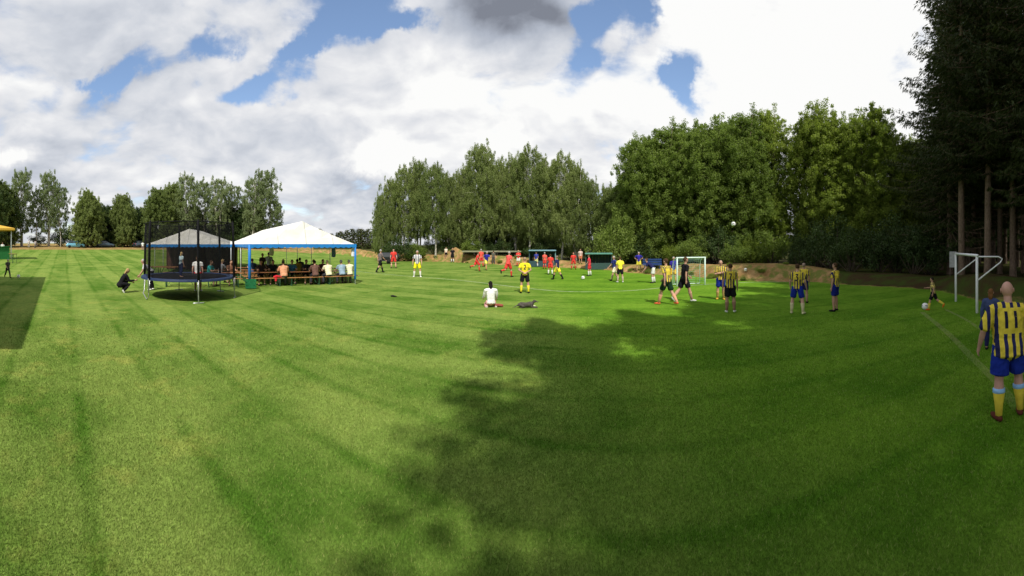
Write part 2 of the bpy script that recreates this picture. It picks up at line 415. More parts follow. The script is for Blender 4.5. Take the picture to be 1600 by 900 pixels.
ribbon('pitch_line', [G(556, 424), G(706, 437), G(837, 452), G(905, 456), G(987, 454), G(1043, 449), G(1110, 444), G(1180, 441), G(1240, 440.5)], 0.12, M_LINE)
ribbon('goal_line', [G(1441, 488), G(1480, 520), G(1520, 560), G(1560, 600), G(1590, 640)], 0.17, M_WORN)
ribbon('boundary_line', [G(1478, 484), G(1510, 500), G(1540, 520), G(1590, 545)], 0.12, M_WORN)

# ------------------------------------------------------------------ trees
L_BIRCH = leaf_mat('birch_leaf', (0.085, 0.125, 0.034), (0.270, 0.320, 0.105), 0.40)
L_BROAD = leaf_mat('broad_leaf', (0.088, 0.138, 0.026), (0.235, 0.305, 0.068), 0.46)
L_FRESH = leaf_mat('fresh_leaf', (0.095, 0.150, 0.016), (0.290, 0.350, 0.065), 0.42)
L_SILVER = leaf_mat('silver_leaf', (0.085, 0.13, 0.050), (0.28, 0.33, 0.16), 0.38)
L_DARK = leaf_mat('dark_leaf', (0.022, 0.045, 0.014), (0.075, 0.115, 0.030), 0.2)
L_SPRUCE = leaf_mat('spruce_needle', (0.014, 0.024, 0.008), (0.058, 0.074, 0.018), 0.12, 0.08)
def birch_bark(t, pos):
    x, y, z = t.xyz(pos); v = t.comb(t.m('MULTIPLY', x, 2), t.m('MULTIPLY', y, 2), t.m('MULTIPLY', z, 7))
    return t.mix(t.mr(t.noise(v, 1.4, 4, 0.7), 0.52, 0.62, 0, 1), (0.55, 0.52, 0.46), (0.06, 0.05, 0.045))
M_BIRCHBARK = mat('birch_bark', (1, 1, 1), build=birch_bark, bump=0.4)
def bark(t, pos):
    x, y, z = t.xyz(pos); v = t.comb(t.m('MULTIPLY', x, 9), t.m('MULTIPLY', y, 9), t.m('MULTIPLY', z, 1.6))
    return t.mix(t.noise(v, 1.5, 5, 0.7), (0.055, 0.04, 0.03), (0.20, 0.155, 0.115))
M_BARK = mat('bark', (1, 1, 1), build=bark, bump=0.8, bscale=18)
def spruce_bark(t, pos):
    x, y, z = t.xyz(pos); v = t.comb(t.m('MULTIPLY', x, 12), t.m('MULTIPLY', y, 12), t.m('MULTIPLY', z, 3))
    return t.mix(t.mr(t.noise(v, 1.5, 5, 0.75), 0.3, 0.7, 0, 1), (0.075, 0.05, 0.035), (0.27, 0.19, 0.13))
M_SBARK = mat('spruce_bark', (1, 1, 1), build=spruce_bark, bump=0.9, bscale=22)

def leaf_quads(rng, cen, spread, n_each, size, droop=0.0, up=0.4, shape=(1, 1, 1)):
    n_each = max(int(n_each * 0.88), 10); size *= 0.68
    """cen (k,3) clump centres -> folded diamond leaves scattered round them"""
    k = len(cen); N = k * n_each
    u = rng.normal(size=(N, 3)); u /= np.linalg.norm(u, axis=1)[:, None]
    r = rng.random(N) ** 0.45
    sp = np.repeat(spread, n_each)
    off = u * (r * sp)[:, None] * np.array(shape)
    if droop: off[:, 2] -= rng.random(N) ** 2 * droop * sp
    c = np.repeat(cen, n_each, 0) + off
    nrm = u * 0.35 + rng.normal(size=(N, 3)) * 0.75 + np.array([0, 0, up]); nrm /= np.linalg.norm(nrm, axis=1)[:, None]
    ax = np.cross(nrm, rng.normal(size=(N, 3))); ax /= np.linalg.norm(ax, axis=1)[:, None]
    if droop: ax = ax + np.array([0, 0, -0.9]); ax /= np.linalg.norm(ax, axis=1)[:, None]
    bx_ = np.cross(nrm, ax); s = size * rng.uniform(0.6, 1.35, N)[:, None]
    wq = 0.36 if not droop else 0.27
    v = np.stack([c - ax * s * 0.5, c + bx_ * s * wq + nrm * s * 0.08, c + ax * s * 0.5, c - bx_ * s * wq + nrm * s * 0.08], 1)
    tint = np.clip(np.repeat(rng.random(k), n_each) * 0.55 + rng.random(N) * 0.45, 0, 1)
    return v, tint
def quad_mesh(name, v, tint, m):
    return np_mesh(name, v.reshape(-1, 3), np.arange(len(v) * 4).reshape(-1, 4), m, attr=tint)
PROTO = {}
def broad_tree(key, seed, H, W, base, lobes, n_each, size, lm, bm_, droop=0.0, trunk_r=0.16, slender=1.0, stems=1, clump=0.75, density=1.0):
    """crown of lobes, each lobe a cloud of leaf clumps; limbs reach into every lobe"""
    rng = np.random.default_rng(seed); random.seed(seed)
    trunk = MB(); cl = []; sp = []; L = []
    tops = []
    for s in range(stems):
        a = 2 * pi * s / max(stems, 1) + rng.random(); lx = (0.06 * H * cos(a) if stems > 1 else rng.normal() * 0.02 * H); ly = (0.06 * H * sin(a) if stems > 1 else rng.normal() * 0.02 * H)
        b0 = Vector((lx * 0.15, ly * 0.15, -0.3)); pts = [b0]
        for q in (0.15, 0.3, 0.45, 0.62, 0.8, 0.94):
            pts.append(Vector((lx * q * 1.6 + rng.normal() * 0.012 * H, ly * q * 1.6 + rng.normal() * 0.012 * H, H * q)))
        rr = [trunk_r * (1.25 if i == 0 else 1 - 0.93 * p.z / H) + 0.012 for i, p in enumerate(pts)]
        trunk.loft(pts, rr, 8); tops.append(pts)
    for i in range(lobes):
        q = (i + 0.5) / lobes; z = base + (H - base) * (q ** 0.85) * 0.93
        prof = math.sin(pi * min(0.12 + 0.88 * ((z - base) / (H - base)) ** 0.75, 1.0) ) ** 0.6 if slender == 1.0 else math.sin(pi * (0.14 + 0.80 * (z - base) / (H - base))) ** 0.75
        R = W * 0.5 * max(prof, 0.18); a = i * 2.399 + rng.normal() * 0.35; rr_ = R * rng.uniform(0.45, 0.86)
        c = Vector((cos(a) * rr_, sin(a) * rr_, z)); r = W * rng.uniform(0.15, 0.235) * (0.65 + 0.45 * prof) * (1 if slender == 1 else 0.95)
        L.append((c, r))
        st = tops[i % len(tops)]; j = min(range(1, len(st)), key=lambda t_: abs(st[t_].z - z * 0.80)); p = st[j]
        mid = (p + c) / 2 + Vector((0, 0, 0.05 * H * (0.6 if not droop else 1.2)))
        trunk.loft([p, mid, c, c + (c - mid) * 0.35], [trunk_r * 0.33, trunk_r * 0.22, trunk_r * 0.10, 0.01], 5)
        nc = max(int(24 * density * (r / 1.1) ** 1.6), 8)
        for _ in range(nc):
            u = Vector(rng.normal(size=3)).normalized(); t_ = rng.uniform(0.3, 1.28)
            cc = c + Vector((u.x, u.y, u.z * 0.8)) * r * t_
            cl.append(cc); sp.append(clump * 0.78 * rng.uniform(0.5, 1.1) * (r ** 0.5) * 0.62)
    if not droop:                                                          # upright leaders that break up the outline
        for i in range(9):
            a = i * 2.399 + seed; rr_ = W * 0.5 * rng.uniform(0.05, 0.72); zt = H * (1.0 - 0.30 * (rr_ / (W * 0.5)) ** 2) * rng.uniform(0.90, 1.0)
            trunk.loft([(cos(a) * rr_ * .6, sin(a) * rr_ * .6, zt - 2.6), (cos(a) * rr_, sin(a) * rr_, zt - .2)], [0.04, 0.01], 5)
            for q in np.linspace(0, 2.2, 8):
                cl.append(Vector((cos(a) * rr_ + rng.normal() * (.12 + .13 * q), sin(a) * rr_ + rng.normal() * (.12 + .13 * q), zt - q))); sp.append(0.22 + 0.12 * q)
    for st in tops:
        for q in (0.90, 0.97, 1.0):
            cl.append(Vector((st[-1].x, st[-1].y, H * q))); sp.append(0.4 * W * 0.12)
    v, t_ = leaf_quads(rng, np.array([tuple(c) for c in cl]), np.array(sp), n_each, size, droop, shape=(1, 1, 0.85) if not droop else (0.8, 0.8, 1.15))
    PROTO[key] = (trunk.mesh('trunk', bm_, True), quad_mesh('crown', v, t_, lm), H)
#            key       seed  H   W  base lobes n  size
broad_tree('birch_a', 11, 14.5, 6.4, 2.4, 44, 62, 0.24, L_BIRCH, M_BIRCHBARK, droop=1.2, trunk_r=0.17, stems=2)
broad_tree('birch_b', 12, 14.5, 5.6, 3.2, 38, 62, 0.24, L_BIRCH, M_BIRCHBARK, droop=1.4, trunk_r=0.15)
broad_tree('birch_c', 13, 14.5, 6.8, 1.6, 46, 62, 0.25, L_BIRCH, M_BIRCHBARK, droop=1.0, trunk_r=0.16, stems=3)
broad_tree('broad_a', 21, 13.5, 8.6, 1.2, 52, 72, 0.21, L_BROAD, M_BARK, trunk_r=0.24, density=1.0)
broad_tree('broad_b', 22, 13.5, 7.6, 1.0, 47, 72, 0.20, L_BROAD, M_BARK, trunk_r=0.22, stems=2, density=1.0)
broad_tree('fresh_a', 23, 13.5, 6.6, 1.0, 44, 72, 0.19, L_FRESH, M_BARK, trunk_r=0.17, stems=2)
broad_tree('fresh_b', 24, 13.5, 5.6, 1.6, 39, 66, 0.19, L_FRESH, M_BARK, trunk_r=0.15)
broad_tree('silver_a', 31, 14.0, 4.4, 3.0, 30, 42, 0.30, L_SILVER, M_BIRCHBARK, droop=0.8, trunk_r=0.14, slender=0.8)
broad_tree('silver_b', 32, 14.0, 5.2, 2.6, 34, 44, 0.30, L_SILVER, M_BIRCHBARK, droop=0.8, trunk_r=0.15, slender=0.8, stems=2)
broad_tree('round_a', 33, 10.0, 9.0, 0.8, 42, 60, 0.30, L_BIRCH, M_BARK, trunk_r=0.22)
broad_tree('dark_a', 34, 10.0, 9.5, 0.3, 40, 60, 0.28, L_DARK, M_BARK, trunk_r=0.2)
def shrub(key, seed, H, W, lm, size=0.2, lobes=14, n=70):
    rng = np.random.default_rng(seed); st = MB(); cl = []; sp = []
    for i in range(lobes):
        a = i * 2.399; q = (i + 0.5) / lobes; rr_ = W * 0.42 * math.sqrt(q) ; z = H * rng.uniform(0.25, 0.95 - 0.35 * q)
        c = Vector((cos(a) * rr_, sin(a) * rr_, z)); st.loft([(c.x * 0.1, c.y * 0.1, -0.1), (c.x * 0.6, c.y * 0.6, z * 0.5), tuple(c)], [0.04, 0.03, 0.01], 5)
        for _ in range(6):
            u = Vector(rng.normal(size=3)).normalized(); cl.append(c + u * W * 0.12); sp.append(W * rng.uniform(0.08, 0.15))
    v, t_ = leaf_quads(rng, np.array([tuple(c) for c in cl]), np.array(sp), n, size)
    v[:, :, 2] = np.maximum(v[:, :, 2], 0.01)
    PROTO[key] = (st.mesh('stem', M_BARK, True), quad_mesh('foliage', v, t_, lm), H)
shrub('shrub_dark', 41, 3.2, 4.2, L_DARK)
shrub('shrub_green', 42, 2.8, 3.8, L_BROAD)
shrub('shrub_fresh', 43, 2.2, 3.0, L_FRESH, 0.16)
def spruce(key, seed, H, R, bare, tw, twigs=190, step=0.46, powr=0.72, kz=1.55, amp=0.34, reach=None):
    """tapered trunk, whorls of sagging branches hung with needle twigs"""
    rng = np.random.default_rng(seed); tr = MB(); br = MB()
    tr.loft([(0, 0, -0.4), (0.02, 0, 0.5), (0.05, 0.03, H * 0.3), (0.0, 0.06, H * 0.6), (0, 0, H)], [0.27, 0.215, 0.17, 0.10, 0.015], 9)
    quads = []; tints = []; z = bare; i = 0
    while z < bare + 0.0 + 0: z += 1
    for zz in np.arange(1.6, bare, 0.55):                                # dead stubs on the bare trunk
        a = rng.random() * 6.28; l = rng.uniform(0.5, 1.5); br.loft([(cos(a) * 0.15, sin(a) * 0.15, zz), (cos(a) * l, sin(a) * l, zz - 0.12 * l)], [0.018, 0.006], 4)
    while z < H - 0.3:
        q = (z - bare) / (H - bare); nb = int(rng.integers(5, 8)) + (6 if reach else 0); env0 = R * (1 - q) ** powr * min(1.0, 0.62 + 2.4 * q) + 0.18
        for b in range(nb):
            a = i * 0.9 + b * 2 * pi / nb + rng.normal() * 0.25; env = env0 * (1 + amp * sin(z * kz + 1.2 * sin(a * 1.5 + seed) + seed))
            if reach: env = float(np.interp(z, *reach)) * (0.55 + 0.45 * max(-cos(a), 0) ** 0.6)
            ln = env * (rng.uniform(0.62, 1.2) if not reach else rng.uniform(0.75, 1.08))
            sag = 0.34 * ln * (1 - 0.6 * q); zz = z + rng.normal() * 0.12
            P = []
            for t_ in (0, 0.3, 0.6, 0.85, 1.0):
                P.append(Vector((cos(a) * ln * t_, sin(a) * ln * t_, zz - sag * math.sin(t_ * pi * 0.62) + (0.10 * ln * t_ ** 3))))
            br.loft(P, [0.035, 0.026, 0.017, 0.010, 0.005], 4, cap=False)
            n = int(twigs * max(ln / R, 0.22)) if not reach else int(70 * ln); t_ = rng.random(n) ** 0.75
            base = np.stack([np.interp(t_, (0, .3, .6, .85, 1), [p[k] for p in P]) for k in range(3)], 1)
            side = np.array([-sin(a), cos(a), 0]); sgn = rng.choice([-1, 1], n)[:, None]
            fan = rng.uniform(0.1, 1.0, n)[:, None] * (0.22 + 0.30 * np.sin(np.clip(t_, 0, 1) * pi * 0.8)[:, None]) * ln * 0.55
            base = base + side * sgn * fan * 0.6
            d = side * sgn * rng.uniform(0.15, 0.8, (n, 1)) + np.array([cos(a), sin(a), 0]) * rng.uniform(0.2, 0.9, (n, 1)) + np.array([0, 0, -1]) * rng.uniform(0.25, 1.3, (n, 1))
            d /= np.linalg.norm(d, axis=1)[:, None]; s = tw * rng.uniform(0.6, 1.5, (n, 1))
            wv_ = np.cross(d, rng.normal(size=(n, 3))); wv_ /= np.linalg.norm(wv_, axis=1)[:, None]; wv_ *= s * 0.11
            quads.append(np.stack([base, base + d * s * 0.45 + wv_, base + d * s, base + d * s * 0.45 - wv_], 1)); tints.append(np.clip(rng.random(n) * 0.7 + 0.3 * rng.random(), 0, 1))
        z += step * (1.0 if q < 0.7 else 0.75) * (0.7 if reach else 1); i += 1
    PROTO[key] = (tr.mesh('trunk', M_SBARK, True), quad_mesh('crown', np.concatenate(quads), np.concatenate(tints), L_SPRUCE), H, br.mesh('branches', M_SBARK))
spruce('spruce_a', 51, 24.0, 3.6, 4.4, 0.25)
spruce('spruce_b', 52, 25.5, 3.2, 6.2, 0.25)
spruce('spruce_c', 53, 23.0, 3.9, 3.0, 0.25)
spruce('spruce_d', 55, 25.0, 3.9, 4.0, 0.36, twigs=260, powr=0.5, kz=1.75, amp=0.0, reach=([4, 12, 13.8, 14.4, 15.2, 16.0, 16.7, 17.3, 18.1, 18.8, 19.6, 20.8, 21.8, 22.6, 25], [2.0, 1.2, 0.9, 1.5, 3.5, 2.2, 0.6, 1.0, 3.9, 1.5, .4, .5, 2.7, .7, .1]))
spruce('conifer_far', 54, 9.0, 1.9, 0.5, 0.75, twigs=16, step=0.5)
def plant(key, loc, H, rot, label, cat='tree', name=None, group=None, wid=1.0, sink=0.05):
    p = PROTO[key]; s = H / p[2]
    names = {'birch': 'birch_tree', 'broad': 'broadleaf_tree', 'fresh': 'young_tree', 'silver': 'slender_tree', 'round': 'round_tree', 'dark': 'dark_tree', 'shrub': 'shrub', 'spruce': 'spruce_tree', 'conifer': 'conifer_tree'}
    t = thing(name or names[key.split('_')[0]], label, cat, (loc.x, loc.y, loc.z - sink), rot, group); t.scale = (s * wid, s * wid, s)
    link('stem' if cat == 'shrub' else 'trunk', p[0], t); link('foliage' if cat == 'shrub' else 'crown', p[1], t)
    if len(p) > 3: link('branches', p[3], t)['kind'] = 'stuff'
    return t
ORD = ['leftmost', 'second', 'third', 'fourth', 'fifth', 'sixth', 'seventh', 'eighth', 'ninth', 'tenth', 'eleventh', 'twelfth', 'thirteenth', 'fourteenth', 'fifteenth', 'sixteenth', 'seventeenth', 'eighteenth', 'nineteenth', 'twentieth']
def nth(i): return 'leftmost' if i == 0 else ORD[i] + ' from the left'
def grow(lst, group, where, desc, cat='tree'):
    lst = sorted(lst, key=lambda q: q[0]); cnt = {}
    tot = {}
    for q in lst: k = desc[q[3]]; tot[k] = tot.get(k, 0) + 1
    for (px, ytop, d, key, wid) in lst:
        k = desc[key]; i = cnt.get(k, 0); cnt[k] = i + 1
        g = at(px, d); H = EYE + (CY - ytop) / F * d - g.z
        lab = f'{k}, {nth(i)} {where}' if tot[k] > 1 else f'{k}, only one {where}'
        assert len(lab.split()) <= 16, lab
        plant(key, g, H, (px * 0.37) % 6.28, lab, cat, group=group, wid=wid)
D = {'silver_a': 'slender silvery birch', 'silver_b': 'twin stemmed silvery birch', 'round_a': 'round green bushy tree', 'dark_a': 'low dark green tree',
     'birch_a': 'drooping twin stemmed birch', 'birch_b': 'tall narrow birch', 'birch_c': 'spreading birch with three stems', 'broad_a': 'broad green tree with layered crown',
     'broad_b': 'dense green forked tree', 'fresh_a': 'yellow green forked tree', 'fresh_b': 'slim yellow green tree', 'conifer_far': 'dark far conifer',
     'shrub_dark': 'dark shrub', 'shrub_green': 'green shrub', 'shrub_fresh': 'light green shrub', 'spruce_a': 'tall dark spruce', 'spruce_b': 'tall bare stemmed spruce', 'spruce_c': 'tall wide spruce'}
grow([(-12,284,84,'dark_a',.8),(4,288,84,'round_a',.62),(34,264,86,'silver_b',1),(58,290,88,'silver_a',.9),(76,267,86,'silver_b',.95),(95,286,84,'silver_a',.95),
      (138,300,80,'round_a',.62),(165,322,86,'dark_a',.8),(193,307,82,'round_a',.6),(216,325,88,'dark_a',.8),(246,298,80,'round_a',.6),(268,290,84,'round_a',.55),(292,270,82,'silver_b',.95),(318,277,84,'silver_a',1.1),
      (341,276,82,'silver_b',.95),(365,284,86,'silver_a',1.1),(395,276,80,'silver_b',1.05),(416,263,82,'silver_b',1.0),(434,312,84,'silver_a',.8),(352,318,88,'dark_a',.9),(390,318,86,'dark_a',.9),(300,322,88,'dark_a',.9)],
     'trees beyond the parked cars', 'beyond the parked cars', D)
grow([(120 + 26 * i + (i * 37 % 11), 352 + (i * 7 % 9), 84 + (i % 3), 'shrub_dark', 1.5) for i in range(13)] + [(14, 362, 88, 'shrub_dark', 1.3), (60, 366, 90, 'shrub_dark', 1.3), (96, 360, 90, 'shrub_dark', 1.3)],
     'dark shrubs under the far left trees', 'under the far left trees', D, 'shrub')
grow([(500 + i * 8.2 + (i * 5 % 4), 349 + (i * 11 % 12) + abs(i - 6), 150 + (i * 3 % 8), 'conifer_far', 1.5) for i in range(13)],
     'far conifers right of the tent roof', 'right of the tent roof', D)
grow([(596,300,50,'birch_c',.62),(612,276,54,'birch_a',.8),(634,256,52,'birch_b',.9),(655,247,54,'birch_a',.75),(680,252,50,'birch_b',.9),(702,270,58,'birch_c',.8),(725,258,56,'birch_a',.8),(752,222,52,'birch_a',.85),(780,244,55,'birch_b',.95),
      (805,240,52,'birch_c',.75),(826,225,50,'birch_b',.9),(852,245,52,'birch_a',.8),(877,236,48,'birch_b',.95),(900,252,48,'birch_c',.72),(922,276,47,'birch_a',.75),(950,286,46,'birch_c',.8),(975,284,45,'round_a',.7),(715,330,60,'dark_a',.8),(845,320,58,'dark_a',1),(780,318,60,'dark_a',1)],
     'birches behind the playing field', 'behind the field', D)
grow([(1008,212,41,'broad_a',.82),(1046,193,40,'broad_b',.9),(1078,198,43,'broad_a',.78),(1108,186,38,'broad_b',.85),(1138,188,42,'broad_a',.7),(1165,172,37,'broad_b',.85),(1199,168,38,'fresh_a',.8),(1216,290,36,'fresh_b',.9),
      (1256,182,37,'fresh_b',.8),(1276,162,36,'fresh_a',.8),(1304,176,35,'fresh_b',.95),(1330,180,36,'fresh_a',.85),(1362,160,34,'fresh_b',.95),(1385,190,34,'fresh_a',.75),(1412,212,35,'fresh_b',.9),(1440,214,38,'fresh_a',.9),(1262,330,46,'dark_a',.8),(1340,290,48,'dark_a',.8),
      (1060,280,50,'dark_a',.9),(1150,310,50,'dark_a',.9),(1430,280,42,'dark_a',.9),(1480,260,48,'dark_a',.9),(1530,250,50,'dark_a',1.0),(1580,250,50,'dark_a',1.0)],
     'tall trees right of the playing field', 'right of the field', D)
grow([(955 + 31 * i + (i * 13 % 17), 352 + (i * 17 % 26) - (12 if i > 9 else 0), (37.5 if i < 4 else 33.5 if i < 11 else 27.5) - 0.2 * i + (i % 3), ('shrub_green', 'shrub_dark', 'shrub_green', 'shrub_fresh')[i % 4] if i < 9 else 'shrub_dark', 0.9) for i in range(17)] +
     [(620 + 27 * i + (i * 11 % 9), 374 + (i * 5 % 10), 50 + (i % 4), ('shrub_dark', 'shrub_green', 'shrub_dark')[i % 3], 1.3) for i in range(13)],
     'shrubs along the foot of the wood', 'at the foot of the wood', D, 'shrub')
rb = random.Random(8)
for i in range(24):
    px = 600 + i * 27 + rb.uniform(-10, 10); d0, yt, k = bank_at(px); g = at(px, d0 + rb.uniform(-0.2, 2.2)); Hs = rb.uniform(0.22, 0.5)
    plant('shrub_fresh' if i % 3 else 'shrub_green', g, Hs, i * 1.1, 'low weed tuft on the dry bank behind the pitch', 'plant', 'weed_tuft', 'weed tufts on the bank', wid=1.3)
# spruce stand on the right edge and beside the viewpoint (its shadow crosses the lawn)
for i, (px, d, H, key, lab) in enumerate([
    (1484, 25, 24, 'spruce_c', 'outermost tall dark spruce reaching furthest left beside the pale sky'),
    (1503, 21.5, 25, 'spruce_b', 'tall spruce whose trunk rises just left of the near goal'),
    (1522, 27, 24, 'spruce_b', 'tall spruce with its trunk seen through the near goal'),
    (1543, 20.5, 25.5, 'spruce_b', 'tall spruce whose sunlit trunk rises right of the near goal'),
    (1562, 25, 24, 'spruce_b', 'thin trunked spruce second behind the bald player'),
    (1583, 21, 25, 'spruce_b', 'tall spruce directly behind the bald player'),
    (1600, 26, 25, 'spruce_b', 'tall spruce at the right edge, trunk cut by the frame'),
    (1618, 19, 25, 'spruce_a', 'tall spruce just past the right edge with branches hanging into view')]):
    plant(key, at(px, d), H, i * 1.3, lab, group='spruces at the right edge', sink=0.05)
for i, (px, d) in enumerate([(1470, 32), (1492, 34), (1512, 33), (1530, 37), (1552, 31), (1570, 38), (1590, 33), (1606, 37), (1622, 30), (1540, 44), (1500, 42), (1575, 46)]):
    plant(('spruce_b', 'spruce_a', 'spruce_b')[i % 3], at(px, d), 24 + i % 3, i * 2.1, 'dark spruce deep in the stand behind the near goal', group='spruces deep in the stand')
for i, (x, y, H, key) in enumerate([(4.75, -9.0, 25, 'spruce_d'), (8.0, -9.0, 26, 'spruce_d'), (7.4, -13.5, 25, 'spruce_a'), (10.8, -6.6, 24, 'spruce_d'), (12.6, -5.6, 23.5, 'spruce_a'), (16.2, -4.6, 23, 'spruce_c'), (20.2, -4.2, 24, 'spruce_a'), (24.4, -3.6, 23, 'spruce_c'), (8.2, -10.6, 25, 'spruce_a'), (28.5, -2.4, 24, 'spruce_a'), (15.2, -2.0, 22.5, 'spruce_a'), (18.4, -1.2, 22, 'spruce_c'), (22.3, 0.2, 21, 'spruce_a'), (25.6, 1.6, 22, 'spruce_c'), (32, 0, 24, 'spruce_c'), (18.2, -6.4, 25.5, 'spruce_a'), (14.2, -7.4, 25.5, 'spruce_c'), (10.8, -8.2, 25, 'spruce_a'), (7.8, -7.2, 22, 'spruce_b'), (9.8, -14, 26, 'spruce_b'), (22.5, -7.6, 25, 'spruce_b'), (9.0, -18, 26, 'spruce_a'),
                                     (11.6, -10.0, 25, 'spruce_b'), (15.5, -9.4, 25, 'spruce_a'), (19.5, -8.5, 25, 'spruce_c'), (8.2, -4.2, 14, 'spruce_c')]):
    plant(key, Vector((x, y, 0)), H, (0, 0.25, 0, -0.3)[i] if i < 4 else i * 1.7 + 0.4, 'tall spruce beside the viewpoint, seen only by its shadow on the lawn', group='spruces beside the viewpoint')

#PART2
# ------------------------------------------------------------------ people
CL = {}
def cloth(name, col, var=0.10):
    k = (name, tuple(col))
    if k not in CL: CL[k] = mat(name, col, 0.9, 0.16, 7.0, 1.0, 9, spec=0.1)
    return CL[k]
SKIN = mat('skin', (0.46, 0.26, 0.18), 0.55, 0.06, 14, 0.1, 60, spec=0.35)
PINK = mat('pale_skin', (0.58, 0.34, 0.26), 0.55, 0.08, 14, 0.1, 60, spec=0.35)
def hairm(col): return cloth('hair', col)
YEL, NAVY, BLUE, BLACK, RED, WHITE = (0.66, 0.52, 0.055), (0.02, 0.022, 0.085), (0.012, 0.028, 0.26), (0.012, 0.012, 0.015), (0.62, 0.05, 0.04), (0.75, 0.75, 0.72)
def striped(name, a, b, width, zlo, zhi, panel=0.15, both=False):
    def build(t, pos):
        x, y, z = t.xyz(pos)
        s = t.m('GREATER_THAN', t.m('SINE', t.m('MULTIPLY', t.m('ADD', x, 0.0 * 1), 2 * pi / width)), 0.12)
        inb = t.m('MULTIPLY', t.m('GREATER_THAN', z, zlo), t.m('LESS_THAN', z, zhi))
        inb = t.m('MULTIPLY', inb, t.m('LESS_THAN', t.m('ABSOLUTE', x), panel))
        if not both: inb = t.m('MULTIPLY', inb, t.m('LESS_THAN', y, 0.0))
        s = t.m('MULTIPLY', s, t.m('SUBTRACT', 1.0, inb))
        return t.mix(s, a, b)
    return mat(name, a, 0.85, 0.16, 7, 1.0, 9, build=build, spec=0.12)
STRIPE = striped('yellow_blue_stripe', YEL, NAVY, 0.088, 1.17, 1.42, 0.12)
STRIPE_BIG = striped('wide_yellow_blue_stripe', YEL, NAVY, 0.105, 1.17, 1.50, 0.165)
STRIPE_KID = striped('yellow_blue_stripe_small', (0.70, 0.55, 0.16), (0.10, 0.08, 0.07), 0.06, 0.8, 0.9)
STRIPE_PALE = striped('navy_white_stripe', WHITE, NAVY, 0.12, 9, 10)

POSES = {
 'stand': dict(legs=[(3, 5, 4), (-2, 5, 2)], arms=[(4, 9, 14), (0, 9, 12)]),
 'stand2': dict(legs=[(6, 9, 8), (-5, 8, 3)], arms=[(12, 12, 30), (-8, 12, 20)], lean=3),
 'wide': dict(legs=[(2, 13, 4), (-2, 13, 4)], arms=[(8, 16, 20), (6, 16, 24)]),
 'slack': dict(legs=[(0, 4, 2), (6, 6, 10)], arms=[(-8, 12, 18), (2, 10, 10)], hy=10),
 'walk': dict(legs=[(24, 2, 8), (-20, 2, 14)], arms=[(-20, 7, 18), (18, 7, 30)], lean=4),
 'walkb': dict(legs=[(-20, 2, 22), (22, 2, 6)], arms=[(20, 7, 30), (-18, 7, 16)], lean=5),
 'run': dict(legs=[(46, 3, 52), (-26, 3, 52)], arms=[(-42, 12, 80), (38, 12, 85)], lean=14),
 'jog': dict(legs=[(-22, 3, 62), (24, 4, 22)], arms=[(34, 12, 75), (-32, 12, 70)], lean=10),
 'kick': dict(legs=[(20, 4, 12), (-26, 4, 34)], arms=[(-30, 20, 40), (30, 24, 50)], lean=5),
 'back': dict(legs=[(1, 10, 2), (-1, 10, 2)], arms=['back', 'back'], hp=8),
 'hips': dict(legs=[(2, 8, 3), (-3, 8, 3)], arms=['hip', 'hip']),
 'fold': dict(legs=[(2, 5, 3), (-3, 6, 3)], arms=['fold', 'fold']),
 'sit': dict(legs=[(84, 6, 88), (80, 8, 84)], arms=[(34, 8, 62), (38, 8, 58)], lean=12, seat=0.48, hp=10),
 'sitback': dict(legs=[(86, 7, 92), (82, 7, 86)], arms=[(28, 10, 70), (30, 12, 74)], lean=18, seat=0.48, hp=8),
 'crouch': dict(legs=[(104, 10, 140), (88, 12, 138)], arms=[(22, 8, 34), (18, 10, 66)], lean=30, hp=12),
 'bend': dict(legs=[(10, 6, 14), (0, 6, 12)], arms=[(4, 6, 14), (-8, 6, 20)], lean=50, hp=-22),
 'kneel': dict(legs=[(72, 9, 158), (80, 12, 156)], arms=[(26, 10, 40), (22, 14, 34)], lean=6, hp=14, seatz=0.105),
 'side_sit': dict(legs=[(70, -26, 140), (88, 34, 120)], arms=[(20, 16, 34), (16, 18, 20)], lean=5, hp=10, seatz=0.085),
}
from mathutils import noise as mn
def folds(me, amp, fx=7.0):
    me.update(); ns = [v.normal.copy() for v in me.vertices]
    for v, n_ in zip(me.vertices, ns):
        c_ = v.co; q = mn.noise(Vector((c_.x * fx, c_.y * fx, c_.z * fx * .55 + .6 * sin(c_.x * 9)))) ; q2 = abs(mn.noise(Vector((c_.x * 11 + c_.z * 6, c_.y * 11, c_.z * 9 - c_.x * 5))))
        v.co = c_ + n_ * amp * (q * 1.1 - q2 * 1.3 + .45)
    me.update()
